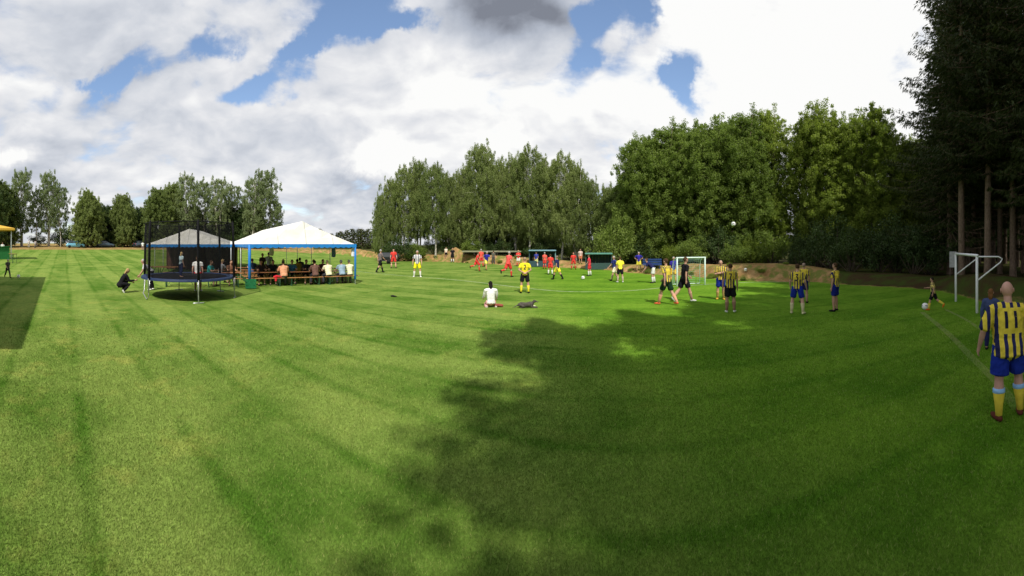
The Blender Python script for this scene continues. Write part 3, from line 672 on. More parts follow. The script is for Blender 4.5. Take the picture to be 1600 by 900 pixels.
def person(loc, rotz, H, pose, label, skin=SKIN, shirt=None, shorts=None, long=False, sleeve=0.62, socks=None, shoes=BLACK, hair=(0.05, 0.03, 0.02), hairstyle='short',
           fat=1.0, number=None, numcol=(0.015, 0.015, 0.04), voxel=0.02, group=None, cat='person', skirt=False, extra=None, hp=None, fine=False, hem=0.0, sockband=None, hold=None):
    p = dict(POSES[pose]); lean = rad(p.get('lean', 0)); S = H
    sd_ = Vector((0, sin(lean), cos(lean)))
    X = Vector((1, 0, 0))
    J = {}
    legs = []
    for s, (a, b, k) in zip((-1, 1), p['legs']):
        a, b, k = rad(a), rad(b), rad(k); hip = Vector((s * 0.048 * (0.6 + 0.4 * fat), 0, 0))
        d1 = Vector((s * sin(b), sin(a) * cos(b), -cos(a) * cos(b))); kn = hip + d1 * 0.245
        b2 = b * 0.3; d2 = Vector((s * sin(b2), sin(a - k) * cos(b2), -cos(a - k) * cos(b2))); an = kn + d2 * 0.245
        flat = 1 if cos(a - k) > 0.75 else 0
        fwd = Vector((s * 0.25, 1, 0)).normalized() if flat else (Vector((0, cos(a - k), sin(a - k))) * 0.8 + Vector((0, 0, -0.35))).normalized()
        legs.append((hip, kn, an, fwd, flat))
    low = min(l[2].z - (0.042 if l[4] else 0.06) for l in legs)
    if 'seat' in p: root = p['seat'] / S + 0.055
    elif 'seatz' in p: root = p['seatz']
    else: root = -low
    R0 = Vector((0, 0, root))
    T = lambda h, back=0.0: R0 + sd_ * h
    N = T(0.29); sh = [N - sd_ * 0.018 + X * s * 0.108 * (0.75 + 0.25 * fat) for s in (-1, 1)]
    hpp = rad(p.get('hp', 0) if hp is None else hp); hd = lean * 0.55 + hpp; hdir = Vector((0, sin(hd), cos(hd)))
    HC = N + sd_ * 0.02 + hdir * 0.098 * (1.0) + Vector((0, 0.008, 0)); hrot = Matrix.Rotation(-hd, 3, 'X') @ Matrix.Rotation(rad(p.get('hy', 0)), 3, 'Z')
    arms = []
    for s, a, q in zip((-1, 1), p['arms'], sh):
        if a == 'back': el = q + Vector((s * 0.06, -0.055, -0.15)); wr = R0 + Vector((s * 0.012, -0.085 * fat, 0.035))
        elif a == 'hip': el = q + Vector((s * 0.115, -0.03, -0.125)); wr = R0 + Vector((s * 0.098 * fat, 0.03, 0.085))
        elif a == 'fold': el = q + Vector((s * 0.03, 0.03, -0.165)); wr = T(0.16) + Vector((-s * 0.03, 0.10 * fat, 0.01 * s))
        else:
            af, ab, e_ = (rad(k) for k in a)
            d1 = Vector((s * sin(ab), sin(af + lean * 0.4) * cos(ab), -cos(af + lean * 0.4) * cos(ab))); el = q + d1 * 0.168
            d2 = Vector((s * sin(ab) * 0.3, sin(af + lean * 0.4 + e_) * cos(ab), -cos(af + lean * 0.4 + e_) * cos(ab))); wr = el + d2.normalized() * 0.145
        arms.append((q, el, wr, (wr - el).normalized()))
    f = fat
    sc = lambda v: Vector(v) * S
    def lf(mb, pts, rr, n=10, side=(1, 0, 0)): mb.loft([sc(v) for v in pts], [((r[0] * S, r[1] * S) if isinstance(r, tuple) else r * S) for r in rr], n, side)
    # -- body
    b = MB(); by = Vector((0, 0.012 * (f - 1) * 3, 0))
    lf(b, [T(-0.045), T(0), T(0.06) + by, T(0.13) + by, T(0.21), T(0.27), T(0.302)], [(.070, .052), (.086 * (0.6 + 0.4 * f), .064 * f), (.077 * f, .060 * f), (.083 * f, .064 * f), (.093 * (0.5 + 0.5 * f), .066 * (0.6 + .4 * f)), (.082, .048), (.040, .036)], 14)
    lf(b, [sh[0] - sd_ * .004, N - sd_ * 0.008, sh[1] - sd_ * .004], [.036, .040, .036], 10, (0, 0, 1))
    lf(b, [N - sd_ * 0.02, N + sd_ * 0.02, HC - hdir * 0.03], [.034 * (0.7 + .3 * f), .030 * (0.6 + .4 * f), .030], 10)
    hw = 1.0 + 0.10 * (f - 1)
    b.ell(sc(HC + hdir * 0.004), (.0445 * S * hw, .054 * S, .060 * S), 14, 10, hrot)
    b.ell(sc(HC + hrot @ Vector((0, 0.014, -0.033))), (.031 * S * hw, .034 * S, .034 * S), 12, 8, hrot)
    nose = HC + hrot @ Vector((0, 0.055, -0.006)); b.ell(sc(nose), (.0085 * S, .011 * S, .013 * S), 8, 6, hrot)
    for (hip, kn, an, fwd, flat) in legs:
        hip, kn, an = R0 + hip, R0 + kn, R0 + an; m1 = hip.lerp(kn, 0.45); m2 = kn.lerp(an, 0.32); m3 = kn.lerp(an, 0.7)
        lf(b, [hip + Vector((0, 0, .01)), m1, kn, m2, m3, an], [.054 * (.6 + .4 * f), .047 * (.6 + .4 * f), .034, .0375 * (.7 + .3 * f), .027, .021], 10)
        heel = an - fwd * 0.022 + (Vector((0, 0, -0.022)) if flat else Vector((0, 0, -.01))); toe = an + fwd * 0.095 + (Vector((0, 0, -0.028)) if flat else Vector((0, 0, -.01)))
        lf(b, [heel, an + fwd * 0.03 + (toe - an - fwd * .095) * .8, toe], [(.020, .020), (.024, .021), (.018, .012)], 8)
    for (q, el, wr, hd_) in arms:
        lf(b, [q, q.lerp(el, .45), el, el.lerp(wr, .35), wr], [.032, .0285 * (.7 + .3 * f), .0225, .0235, .0155], 10)
        lf(b, [wr - hd_ * .01, wr + hd_ * 0.025, wr + hd_ * 0.052], [(.014, .014), (.013, .022), (.011, .021)], 8)
    body = remesh(b.mesh('b', None), voxel, 4)
    # separate fingers, thumb and ears joined to the same skin
    x = MB()
    for s, (q, el, wr, hd_) in zip((-1, 1), arms):
        lat = Vector((0, 1, 0)); lat = (lat - hd_ * lat.dot(hd_)); lat = lat.normalized() if lat.length > .1 else Vector((0, 0, 1)); pal = hd_.cross(lat) * (-s if True else 1)
        pal = pal if pal.dot(Vector((-s, 0, 0))) > 0 else -pal
        for k, (o_, ln) in enumerate(((.015, .036), (.005, .041), (-.005, .038), (-.0145, .030))):
            b0 = wr + hd_ * 0.046 + lat * o_; b1 = b0 + hd_ * ln * .5 + pal * .004; b2 = b1 + (hd_ * .8 + pal * .7).normalized() * ln * .5
            x.loft([sc(b0), sc(b1), sc(b2)], [.0052 * S, .0049 * S, .0038 * S], 6 if fine else 4)
        b0 = wr + hd_ * 0.016 + lat * .015; b1 = b0 + (hd_ * .6 + lat * .7 + pal * .4).normalized() * .022; b2 = b1 + (hd_ + pal * .3).normalized() * .020
        x.loft([sc(b0), sc(b1), sc(b2)], [.0075 * S, .0060 * S, .0045 * S], 6 if fine else 4)
        x.ell(sc(HC + hrot @ Vector((s * .0455 * hw, -.004, -.002))), (.006 * S, .012 * S, .018 * S), 6 if not fine else 10, 4 if not fine else 7, hrot)
    bm = bmesh.new(); bm.from_mesh(body); xm = x.mesh('x', None, True); bm.from_mesh(xm); bm.to_mesh(body); bm.free(); bpy.data.meshes.remove(xm)
    body.materials.clear(); body.materials.append(skin); body.polygons.foreach_set('use_smooth', [True] * len(body.polygons))
    t = thing('person', label, cat, loc, rotz, group)
    link('body', body, t)
    vx = max(voxel * 0.85, 0.007)
    # -- eyes, mouth
    if voxel < 0.03:
        for s in (-1, 1):
            mb = MB(); mb.ell(sc(HC + hrot @ Vector((s * .017, .0485, .006))), (.0055 * S, .0045 * S, .0038 * S), 6, 4, hrot); mb.obj('eye', cloth('eye', (0.03, 0.02, 0.02)), t)
        mb = MB(); mb.ell(sc(HC + hrot @ Vector((0, .0475, -.031))), (.014 * S, .003 * S, .0028 * S), 8, 4, hrot); mb.obj('mouth', cloth('lip', (0.30, 0.09, 0.08)), t)
    # -- hair
    if hairstyle != 'bald':
        mb = MB(); mb.ell(sc(HC + hrot @ Vector((0, -.010, .014))), (.048 * S, .054 * S, .056 * S), 12, 8, hrot)
        if hairstyle in ('long', 'bob'):
            l = .15 if hairstyle == 'long' else .07
            mb.loft([sc(HC + hrot @ Vector((0, -.030, .01))), sc(HC + hrot @ Vector((0, -.040, -.05))), sc(HC + hrot @ Vector((0, -.042, -.05 - l * .5))), sc(HC + hrot @ Vector((0, -.040, -.05 - l)))], [(.045 * S, .024 * S), (.047 * S, .022 * S), (.042 * S, .018 * S), (.02 * S, .01 * S)], 10)
        if hairstyle == 'pony':
            mb.loft([sc(HC + hrot @ Vector((0, -.058, .02))), sc(HC + hrot @ Vector((0, -.085, .0))), sc(HC + hrot @ Vector((0, -.075, -.08)))], [.014 * S, .018 * S, .006 * S], 8)
        if hairstyle == 'cap':
            mb.loft([sc(HC + hrot @ Vector((0, .03, .026))), sc(HC + hrot @ Vector((0, .092, .018)))], [(.036 * S, .006 * S), (.026 * S, .004 * S)], 8)
        link('cap' if hairstyle == 'cap' else 'hair', remesh(mb.mesh('h', None), min(vx, .014), 2, 'hair'), t).data.materials.append(hairm(hair))
    # -- shirt
    sm_ = shirt if not isinstance(shirt, tuple) else cloth('shirt', shirt)
    if shirt is not None:
        mb = MB(); g = 0.009
        lf(mb, [T(-0.02 - hem), T(0.0), T(0.06) + by, T(0.13) + by, T(0.21), T(0.272), T(0.30)], [(.098 * (.5 + .5 * f) + hem * .35, .078 * f + hem * .25), (.098 * (.5 + .5 * f) + hem * .25, .078 * f + hem * .2), (.087 * f, .069 * f), (.092 * f, .073 * f), (.101 * (.5 + .5 * f), .075 * (.6 + .4 * f)), (.084, .054), (.043, .040)], 16)
        lf(mb, [sh[0] - sd_ * .004, N - sd_ * 0.008, sh[1] - sd_ * .004], [.043, .046, .043], 10, (0, 0, 1))
        for (q, el, wr, hd_) in arms:
            if sleeve <= 0: continue
            if sleeve <= 1: lf(mb, [q - (el - q) * .05, q.lerp(el, sleeve * .55), q.lerp(el, sleeve), q.lerp(el, sleeve + 0.02)], [.043, .041 * (.8 + .2 * f), .041 * (.8 + .2 * f), .036], 10)
            else: lf(mb, [q - (el - q) * .05, q.lerp(el, .5), el, el.lerp(wr, .93)], [.042, .038, .032, .024], 10)
        me = remesh(mb.mesh('s', None), vx, 3, 'shirt'); folds(me, .014 if fine else .010); me.materials.append(sm_); so = link('shirt', me, t)
        if fine and sleeve > 0:
            mb = MB(); lf(mb, [N + sd_ * .006, N + sd_ * .022], [(.045, .043), (.039, .037)], 16); link('collar', remesh(mb.mesh('c', None), .007, 2, 'collar'), t).data.materials.append(cloth('collar', (0.02, 0.03, 0.26)))
        if number:
            bvh = BVHTree.FromPolygons([v.co for v in me.vertices], [tuple(q.vertices) for q in me.polygons]); nb = MB()
            ch = 0.118 * S; cw = 0.052 * S; zc = (T(0.205).z) * S
            SH = {'1': [[(.15, .72), (.55, 1), (.55, 0)]], '2': [[(0, .75), (.15, .95), (.5, 1), (.85, .93), (.95, .72), (.7, .45), (0, 0), (1, 0)]], '3': [[(0, 1), (.9, 1), (.45, .6), (.85, .5), (.95, .25), (.7, .02), (.25, 0), (0, .12)]], '7': [[(0, 1), (1, 1), (.35, 0)]], 'bar': [[(.5, 1), (.5, 0)]]}
            n_ = len(number); 
            for ci, chh in enumerate(number):
                x0 = (ci - (n_ - 1) / 2) * cw * (1.35 if n_ > 1 else 1) - cw / 2
                for st in SH['bar' if chh == 'I' else chh]:
                    pts = []
                    for (u0, v0), (u1, v1) in zip(st[:-1], st[1:]):
                        ns = 8
                        for k in range(ns): pts.append((u0 + (u1 - u0) * k / ns, v0 + (v1 - v0) * k / ns))
                    pts.append(st[-1]); v = []; fc = []; hwid = 0.011 * S
                    for i, (u, vv) in enumerate(pts):
                        a0 = pts[max(i - 1, 0)]; a1 = pts[min(i + 1, len(pts) - 1)]; dx_ = (a1[0] - a0[0]) * cw; dz_ = (a1[1] - a0[1]) * ch; l = math.hypot(dx_, dz_)
                        for k in (-1, 1):
                            xx = x0 + u * cw - k * dz_ / l * hwid; zz = zc + (vv - .5) * ch + k * dx_ / l * hwid
                            h_ = bvh.ray_cast(Vector((xx, -3, zz)), Vector((0, 1, 0)))
                            y_ = h_[0].y if h_[0] is not None else -0.1 * S
                            v.append((xx, y_ - 0.006, zz))
                        if i: fc.append((2 * i - 2, 2 * i - 1, 2 * i + 1, 2 * i))
                    nb.add(v, fc)
            nb.obj('shirt_number', cloth('print', numcol), t)
    # -- shorts / trousers / skirt
    if shorts is not None:
        mb = MB(); cut = 0.80 if not long else 1.0
        lf(mb, [T(-0.035), T(-.01), T(0.035), T(.05)], [(.086 * (.5 + .5 * f), .068 * f), (.094 * (.5 + .5 * f), .074 * f), (.091 * (.5 + .5 * f), .069 * f), (.084 * (.5 + .5 * f), .062 * f)], 14)
        for (hip, kn, an, fwd, flat) in legs:
            hip, kn, an = R0 + hip, R0 + kn, R0 + an
            if long: lf(mb, [hip + Vector((0, 0, .01)), hip.lerp(kn, .5), kn, kn.lerp(an, .4), kn.lerp(an, .93)], [.062, .055, .043, .041, .036], 10)
            else: lf(mb, [hip + Vector((0, 0, .012)), hip.lerp(kn, .4), hip.lerp(kn, cut), hip.lerp(kn, cut + .02)], [.062 * (.6 + .4 * f), .060 * (.6 + .4 * f), .060 * (.6 + .4 * f), .054], 12)
        if skirt: lf(mb, [T(.03), T(-.08), T(-.16)], [(.085, .07), (.105, .09), (.12, .105)], 14)
        me = remesh(mb.mesh('s', None), vx, 3, 'shorts'); folds(me, .012); me.materials.append(cloth('shorts', shorts)); link('skirt' if skirt else ('trousers' if long else 'shorts'), me, t)
    for (hip, kn, an, fwd, flat) in legs:
        hip, kn, an = R0 + hip, R0 + kn, R0 + an
        if socks is not None:
            mb = MB(); lf(mb, [kn.lerp(an, .30), kn.lerp(an, .34), kn.lerp(an, .72), kn.lerp(an, 1.0)], [.040 * (.7 + .3 * f), .0415 * (.7 + .3 * f), .031, .026], 12); mb.obj('sock', cloth('sock', socks), t, True)
            if sockband: mb = MB(); lf(mb, [kn.lerp(an, .24), kn.lerp(an, .34)], [.0425 * (.7 + .3 * f), .0435 * (.7 + .3 * f)], 12); mb.obj('sock_band', cloth('sock_band', sockband), t, True)
        if shoes is not None:
            dz0 = Vector((0, 0, -0.020)) if flat else Vector((0, 0, -.008)); mb = MB()
            lf(mb, [an - fwd * 0.030 + dz0, an - fwd * .01 + dz0, an + fwd * .03 + dz0 * 1.1, an + fwd * .07 + dz0 * 1.3, an + fwd * 0.104 + dz0 * 1.3], [(.017, .017), (.025, .025), (.029, .024), (.028, .018), (.016, .010)], 10)
            mb.obj('shoe', cloth('shoe', shoes), t, True)
    return t
def P(px, head, foot, face, pose, label, Hmax=2.0, H=None, dscale=1.0, **kw):
    loc, d = floor_at(px, foot)
    if H is None:
        H = (foot - head) / F * d
        tgt = min(max(H, 0.9 if kw.get('kid') else 1.6), 1.92 if not kw.get('kid') else 1.5)
        H = tgt if pose in ('stand', 'stand2', 'wide', 'slack', 'back', 'hips', 'fold') else tgt * 1.03
    kw.pop('kid', None); a = (px - CX) / F
    vx = min(max(d * 0.0011, 0.016), 0.034)
    kw.setdefault('voxel', vx)
    return person(loc, -(a + rad(face)), H, pose, label, **kw)
SOCKR, SKYB = (0.62, 0.05, 0.04), (0.25, 0.45, 0.72)
BR, DK, GREYH, BLOND, GING = (0.07, 0.04, 0.02), (0.012, 0.010, 0.010), (0.34, 0.33, 0.32), (0.42, 0.29, 0.13), (0.22, 0.10, 0.04)
# the big one first: he is cut by the right edge of the frame
l11, d11 = floor_at(1576, 652)
POSES['turned'] = dict(legs=[(-2, 5, 3), (7, 7, 10)], arms=[(-4, 25, 26), (8, 20, 30)], hy=-14, lean=3, hp=6)
person(l11, -((1574 - CX) / F + rad(-16)), 1.84, 'turned', 'bald stocky player wearing number 11 in yellow and navy stripes, nearest the camera', mat('ruddy_skin', (0.48, 0.27, 0.21), 0.5, 0.10, 16, 0.2, 60), STRIPE_BIG, BLUE, fat=1.36, socks=YEL, sockband=SKYB,
       shoes=(0.10, 0.03, 0.02), hairstyle='bald', number='II', voxel=0.011, fine=True, hem=0.035, sleeve=0.92)
GP = 'players on the field'
P(12, 405, 434, 150, 'walk', 'small child in dark clothes beside a ball at the left edge', kid=True, shirt=(0.06, 0.06, 0.05), shorts=(0.05, 0.05, 0.05), long=True, hair=GREYH, shoes=DK)
P(45, 374, 387, 0, 'stand', 'far spectator in pale shirt left of two near the parked cars', shirt=(0.6, 0.58, 0.55), shorts=(0.4, 0.38, 0.35), long=True, H=1.75)
P(55, 374, 388, 40, 'walk', 'far spectator in grey and dark, right of two near the parked cars', shirt=(0.4, 0.38, 0.38), shorts=(0.1, 0.1, 0.1), long=True, H=1.75)
P(188, 417, 457, 75, 'crouch', 'fair haired woman in black crouching left of the trampoline', H=1.82, shirt=BLACK, sleeve=1.5, shorts=BLACK, long=True, hair=BLOND, hairstyle='bob', shoes=WHITE, skin=PINK, hem=0.04)
P(237, 392, 453, -95, 'bend', 'man in light grey shirt stooping beside the trampoline', H=1.80, shirt=(0.50, 0.50, 0.52), shorts=BLACK, long=True, hair=GREYH, shoes=WHITE)
P(223, 377, 392, 0, 'stand', 'far spectator in white past the left trampoline post', shirt=WHITE, shorts=(0.3, 0.2, 0.2), long=True, H=1.7)
P(309, 385, 455, 10, 'slack', 'woman in white top and red skirt standing behind the trampoline', H=1.76, shirt=WHITE, shorts=(0.45, 0.015, 0.03), skirt=True, hair=BR, hairstyle='bob', shoes=WHITE, skin=PINK, sleeve=.5)
P(594, 389, 426, 60, 'walk', 'player in dark shirt and black socks, nearest right of the tent', shirt=(0.16, 0.13, 0.13), shorts=BLACK, socks=BLACK, hair=GREYH)
P(615, 388, 419, 180, 'wide', 'leftmost red player, standing alone facing the camera', shirt=RED, shorts=RED, socks=(0.7, 0.4, 0.3), hair=DK, skin=PINK)
P(652, 391, 433, 180, 'wide', 'player in navy and white striped shirt with bright yellow shorts', shirt=STRIPE_PALE, shorts=(0.85, 0.75, 0.02), socks=WHITE, shoes=WHITE, hair=GREYH)
P(707, 387, 410, 180, 'stand', 'referee in black in front of the earth heap', shirt=BLACK, shorts=BLACK, socks=WHITE, hair=BR)
P(697, 394, 404, 180, 'stand', 'distant spectator in pale shirt left of the referee in black', H=1.5, shirt=(0.7, 0.6, 0.5), shorts=DK, hair=BR)
P(745, 394, 424, 70, 'jog', 'red player running, left one of the red pair beside the blue player', shirt=RED, shorts=RED, socks=RED, hair=BR)
P(752, 389, 417, -30, 'stand2', 'red player right of the pair beside the blue player', shirt=(0.75, 0.10, 0.07), shorts=RED, socks=RED, hair=GREYH)
P(760, 393, 422, 150, 'jog', 'blue player with yellow shorts beside two red players', shirt=(0.03, 0.03, 0.30), shorts=(0.80, 0.72, 0.12), socks=(0.6, 0.3, 0.15), hair=GREYH)
P(771, 393, 413, 0, 'stand', 'onlooker in dark grey beside the open field shelter', shirt=(0.10, 0.10, 0.08), shorts=(0.07, 0.07, 0.07), long=True, hair=BR)
P(794, 393, 433, 40, 'jog', 'red player running with one leg lifted, left of the yellow number 2', shirt=(0.78, 0.10, 0.09), shorts=RED, socks=RED, hair=GREYH)
P(810, 391, 416, 180, 'fold', 'red player just above the head of the yellow number 2', shirt=RED, shorts=WHITE, socks=RED, hair=BLOND)
P(820, 402, 458, -3, 'back', 'player in yellow number 2 shirt with hands behind the back', shirt=(0.80, 0.68, 0.03), shorts=BLACK, socks=(0.8, 0.7, 0.05), hair=(0.30, 0.2, 0.14), number='2', shoes=BLACK, hairstyle='short')
P(838, 395, 417, -160, 'stand2', 'blue player with pale shorts at the left end of the blue roofed dugout', shirt=(0.05, 0.06, 0.32), shorts=(0.7, 0.68, 0.3), socks=WHITE, hair=BR)
P(851, 398, 420, 20, 'stand', 'red player left of a pair in front of the blue roofed dugout', shirt=(0.74, 0.12, 0.09), shorts=RED, socks=RED, hair=GREYH)
P(860, 397, 429, 0, 'stand2', 'red player with white socks in front of the blue roofed dugout', shirt=RED, shorts=RED, socks=WHITE, hair=BR)
P(871, 402, 437, -60, 'walk', 'navy player with yellow shorts at the dugout corner', shirt=NAVY, shorts=(0.80, 0.72, 0.05), socks=BLACK, hair=(0.2, 0.15, 0.12))
P(896, 398, 421, 175, 'wide', 'red player between the two dugouts', shirt=RED, shorts=RED, socks=RED, hair=(0.3, 0.1, 0.08))
P(907, 401, 412, 180, 'stand', 'distant onlooker in pink right behind the red player between the dugouts', H=1.5, shirt=(0.6, 0.45, 0.4), shorts=(0.6, 0.2, 0.1), hair=BR)
P(921, 399, 431, -80, 'stand2', 'red player with white socks at the left corner of the green roofed dugout', shirt=(0.62, 0.05, 0.07), shorts=(0.6, 0.04, 0.04), socks=WHITE, hair=BR)
P(960, 402, 438, -120, 'walk', 'navy player half hidden behind the yellow shirted player', shirt=(0.04, 0.05, 0.22), shorts=(0.75, 0.7, 0.5), socks=(0.5, 0.35, 0.25), hair=GREYH)
P(969, 403, 441, -20, 'stand2', 'player in plain yellow shirt and black shorts near the right dugout', shirt=(0.88, 0.78, 0.06), shorts=BLACK, socks=(0.5, 0.4, 0.3), shoes=WHITE, hair=BR)
P(998, 401, 424, 180, 'hips', 'blue player with yellow shorts before the low blue bench', shirt=(0.03, 0.025, 0.30), shorts=(0.82, 0.7, 0.08), socks=(0.5, 0.35, 0.2), hair=GREYH)
P(1021, 412, 442, -90, 'bend', 'navy player bending down in front of the low blue bench', H=1.7, shirt=NAVY, shorts=WHITE, socks=WHITE, hair=BR)
P(1042, 404, 476, -55, 'walk', 'striped player with green black shorts walking, leftmost of the front group', shirt=STRIPE, shorts=(0.01, 0.03, 0.015), socks=(0.62, 0.32, 0.2), shoes=(0.6, 0.12, 0.05), hair=BR)
P(1052, 406, 442, 150, 'stand2', 'blue player with yellow shorts half hidden beside the far goal post', shirt=(0.04, 0.03, 0.30), shorts=(0.8, 0.5, 0.05), socks=(0.7, 0.4, 0.1), hair=GREYH)
P(1069, 402, 471, 62, 'walkb', 'player all in black with white shoes walking past the far goal', shirt=BLACK, shorts=BLACK, socks=(0.55, 0.33, 0.22), shoes=WHITE, hair=BR)
P(1126, 407, 468, 180, 'fold', 'striped player with blue shorts facing the camera right of the far goal', shirt=STRIPE, shorts=BLUE, socks=(0.42, 0.28, 0.10), hair=(0.3, 0.22, 0.18), shoes=(0.5, 0.3, 0.05))
P(1141, 412, 488, 0, 'slack', 'striped player wearing number 7 with black shorts and white shoes', shirt=STRIPE, shorts=BLACK, socks=(0.30, 0.18, 0.12), shoes=WHITE, hair=BR, number='7', fat=1.06)
P(1256, 413, 473, 0, 'stand', 'player half hidden behind the number 3 player', shirt=STRIPE, shorts=NAVY, socks=(0.45, 0.3, 0.2), hair=(0.3, 0.22, 0.18))
P(1246, 412, 490, 12, 'wide', 'striped player wearing number 3 with blue shorts and pale socks', shirt=STRIPE, shorts=BLUE, socks=(0.65, 0.58, 0.35), shoes=(0.7, 0.65, 0.4), hair=BR, number='3', skin=PINK)
P(1305, 411, 486, -60, 'slack', 'striped player with blue shorts standing apart in the shade, seen from the side', shirt=STRIPE, shorts=(0.012, 0.02, 0.20), socks=None, shoes=BLACK, hair=BR)
P(1458, 434, 484, -80, 'kick', 'boy in striped shirt and orange shoes dribbling a ball near the goal', kid=True, shirt=STRIPE_KID, shorts=BLACK, socks=(0.75, 0.6, 0.08), shoes=(0.75, 0.12, 0.02), hair=DK)
pc = at(1548, 8.0)
person(pc, -((1548 - CX) / F + rad(20)), 1.36, 'slack', 'brown haired child in dark blue half hidden behind the bald player', SKIN, (0.05, 0.07, 0.16), NAVY, long=True, hair=(0.16, 0.075, 0.03), hairstyle='bob', sleeve=1.5, voxel=.018)
P(767, 437, 480, -8, 'kneel', 'dark haired woman in white top sitting on the grass', H=1.68, shirt=WHITE, shorts=(0.70, 0.34, 0.34), long=True, sleeve=1.5, hair=DK, hairstyle='bob', shoes=(0.5, 0.45, 0.4), hem=0.0, skin=PINK)

# ------------------------------------------------------------------ balls, dog, small things
def ball_mat(t, pos):
    v = t.new('ShaderNodeTexVoronoi'); t.put(v.inputs['Vector'], pos); v.inputs['Scale'].default_value = 9
    return t.mix(t.m('LESS_THAN', v.outputs['Distance'], 0.28), (0.82, 0.82, 0.80), (0.05, 0.05, 0.06))
M_BALL = mat('football_leather', (.8, .8, .8), 0.4, 0.05, build=ball_mat)
def football(loc, label, r=0.11):
    mb = MB(); mb.ell((0, 0, 0), (r, r, r), 18, 12); o = mb.obj('football', M_BALL, None, True); o.location = loc; tag(o, label, 'ball', 'footballs'); return o
for px, py, lab in ((29, 434.5, 'football in the shade beside the child at the left edge'), (911, 437, 'football lying on the sunlit field left of the yellow shirted player'), (1445.5, 484, 'football at the feet of the dribbling boy')):
    football(G(px, py) + Vector((0, 0, 0.125)), lab, 0.125 if px > 100 else 0.12)
dd = 21.0; aa = (1146 - CX) / F
football(Vector((sin(aa) * dd, cos(aa) * dd, EYE + (CY - 350) / F * dd)), 'white football high in the air against the dark trees', 0.13)
football(G(1165, 425) + Vector((0, 0, 0.14)), 'pale ball lying on the sandy bank', 0.12)
def dog():
    loc = G(822, 481); a = (822 - CX) / F
    t = thing('dog', 'dark grey dog lying on the grass beside the seated woman', 'dog', loc, -a + rad(90) + pi)
    b = MB()   # +Y is forward; rotated so that it looks to the right of the picture
    b.loft([(0, -.34, .13), (0, -.22, .15), (0, 0, .14), (0, .20, .17), (0, .30, .20)], [(.07, .07), (.115, .12), (.10, .11), (.105, .13), (.07, .09)], 12)
    b.loft([(0, .24, .19), (0, .30, .25), (0, .34, .29)], [.085, .068, .058], 10)
    b.ell((0, .37, .305), (.066, .080, .064), 12, 8); b.loft([(0, .40, .30), (0, .50, .275), (0, .53, .27)], [(.036, .034), (.026, .024), (.018, .016)], 8)
    for s in (-1, 1):
        b.loft([(s * .07, .22, .12), (s * .09, .24, .05), (s * .08, .40, .035), (s * .075, .50, .025)], [.042, .032, .026, .022], 8)
        b.loft([(s * .09, -.24, .14), (s * .14, -.10, .08), (s * .13, -.24, .045), (s * .12, -.08, .03)], [.075, .060, .035, .022], 8)
        b.loft([(s * .045, .35, .345), (s * .062, .34, .39), (s * .07, .35, .42)], [(.022, .010), (.018, .008), (.006, .004)], 6)
    b.loft([(0, -.36, .13), (.05, -.48, .06), (.12, -.60, .03)], [.028, .022, .010], 8)
    me = remesh(b.mesh('b', None), .012, 3); me.materials.append(mat('dog_fur', (0.075, 0.065, 0.055), 0.95, 0.35, 9, 0.8, 45)); link('body', me, t)
    for s in (-1, 1):
        m = MB(); m.ell((s * .03, .435, .325), (.008, .006, .007), 6, 4); m.obj('eye', cloth('eye', (0.03, 0.02, 0.02)), t)
    m = MB(); m.ell((0, .545, .276), (.014, .010, .011), 8, 5); m.obj('nose', cloth('nose', (0.01, 0.01, 0.01)), t)
dog()
m = MB(); m.loft([(-.10, 0, .04), (0, 0, .05), (.12, 0, .035)], [(.03, .03), (.06, .045), (.04, .03)], 8, (0, 1, 0)); m.loft([(.10, 0, .04), (.2, .02, .02)], [.03, .012], 6)  # small dark object on the grass, its kind unknown
o = link('lump', remesh(m.mesh('g', None), .012, 2), None, G(614, 464)); o.data.materials.append(cloth('lump', (0.02, 0.02, 0.02))); tag(o, 'small dark glove lying alone on the grass right of the tent', 'lump')
m = MB(); m.loft([(-.16, 0, .05), (0, 0, .07), (.16, 0, .05)], [(.05, .05), (.09, .06), (.05, .05)], 8, (0, 1, 0)); 
o = link('bag', remesh(m.mesh('g', None), .014, 3), None, G(779, 479.5)); o.data.materials.append(cloth('bag', (0.25, 0.07, 0.05))); tag(o, 'small dark red bag on the grass right of the seated woman', 'bag')
m = MB(); m.loft([(-.11, 0, .03), (0, 0, .03), (.11, 0, .025)], [(.03, .02), (.045, .025), (.03, .02)], 8, (0, 1, 0))
o = link('shoe', remesh(m.mesh('g', None), .012, 3), None, G(832, 479)); o.data.materials.append(cloth('shoe', (0.6, 0.62, 0.4))); tag(o, 'pale cloth shoe on the grass right of the dog', 'shoe')

bpy.data.objects['dog'].scale = (.85, .85, .8)
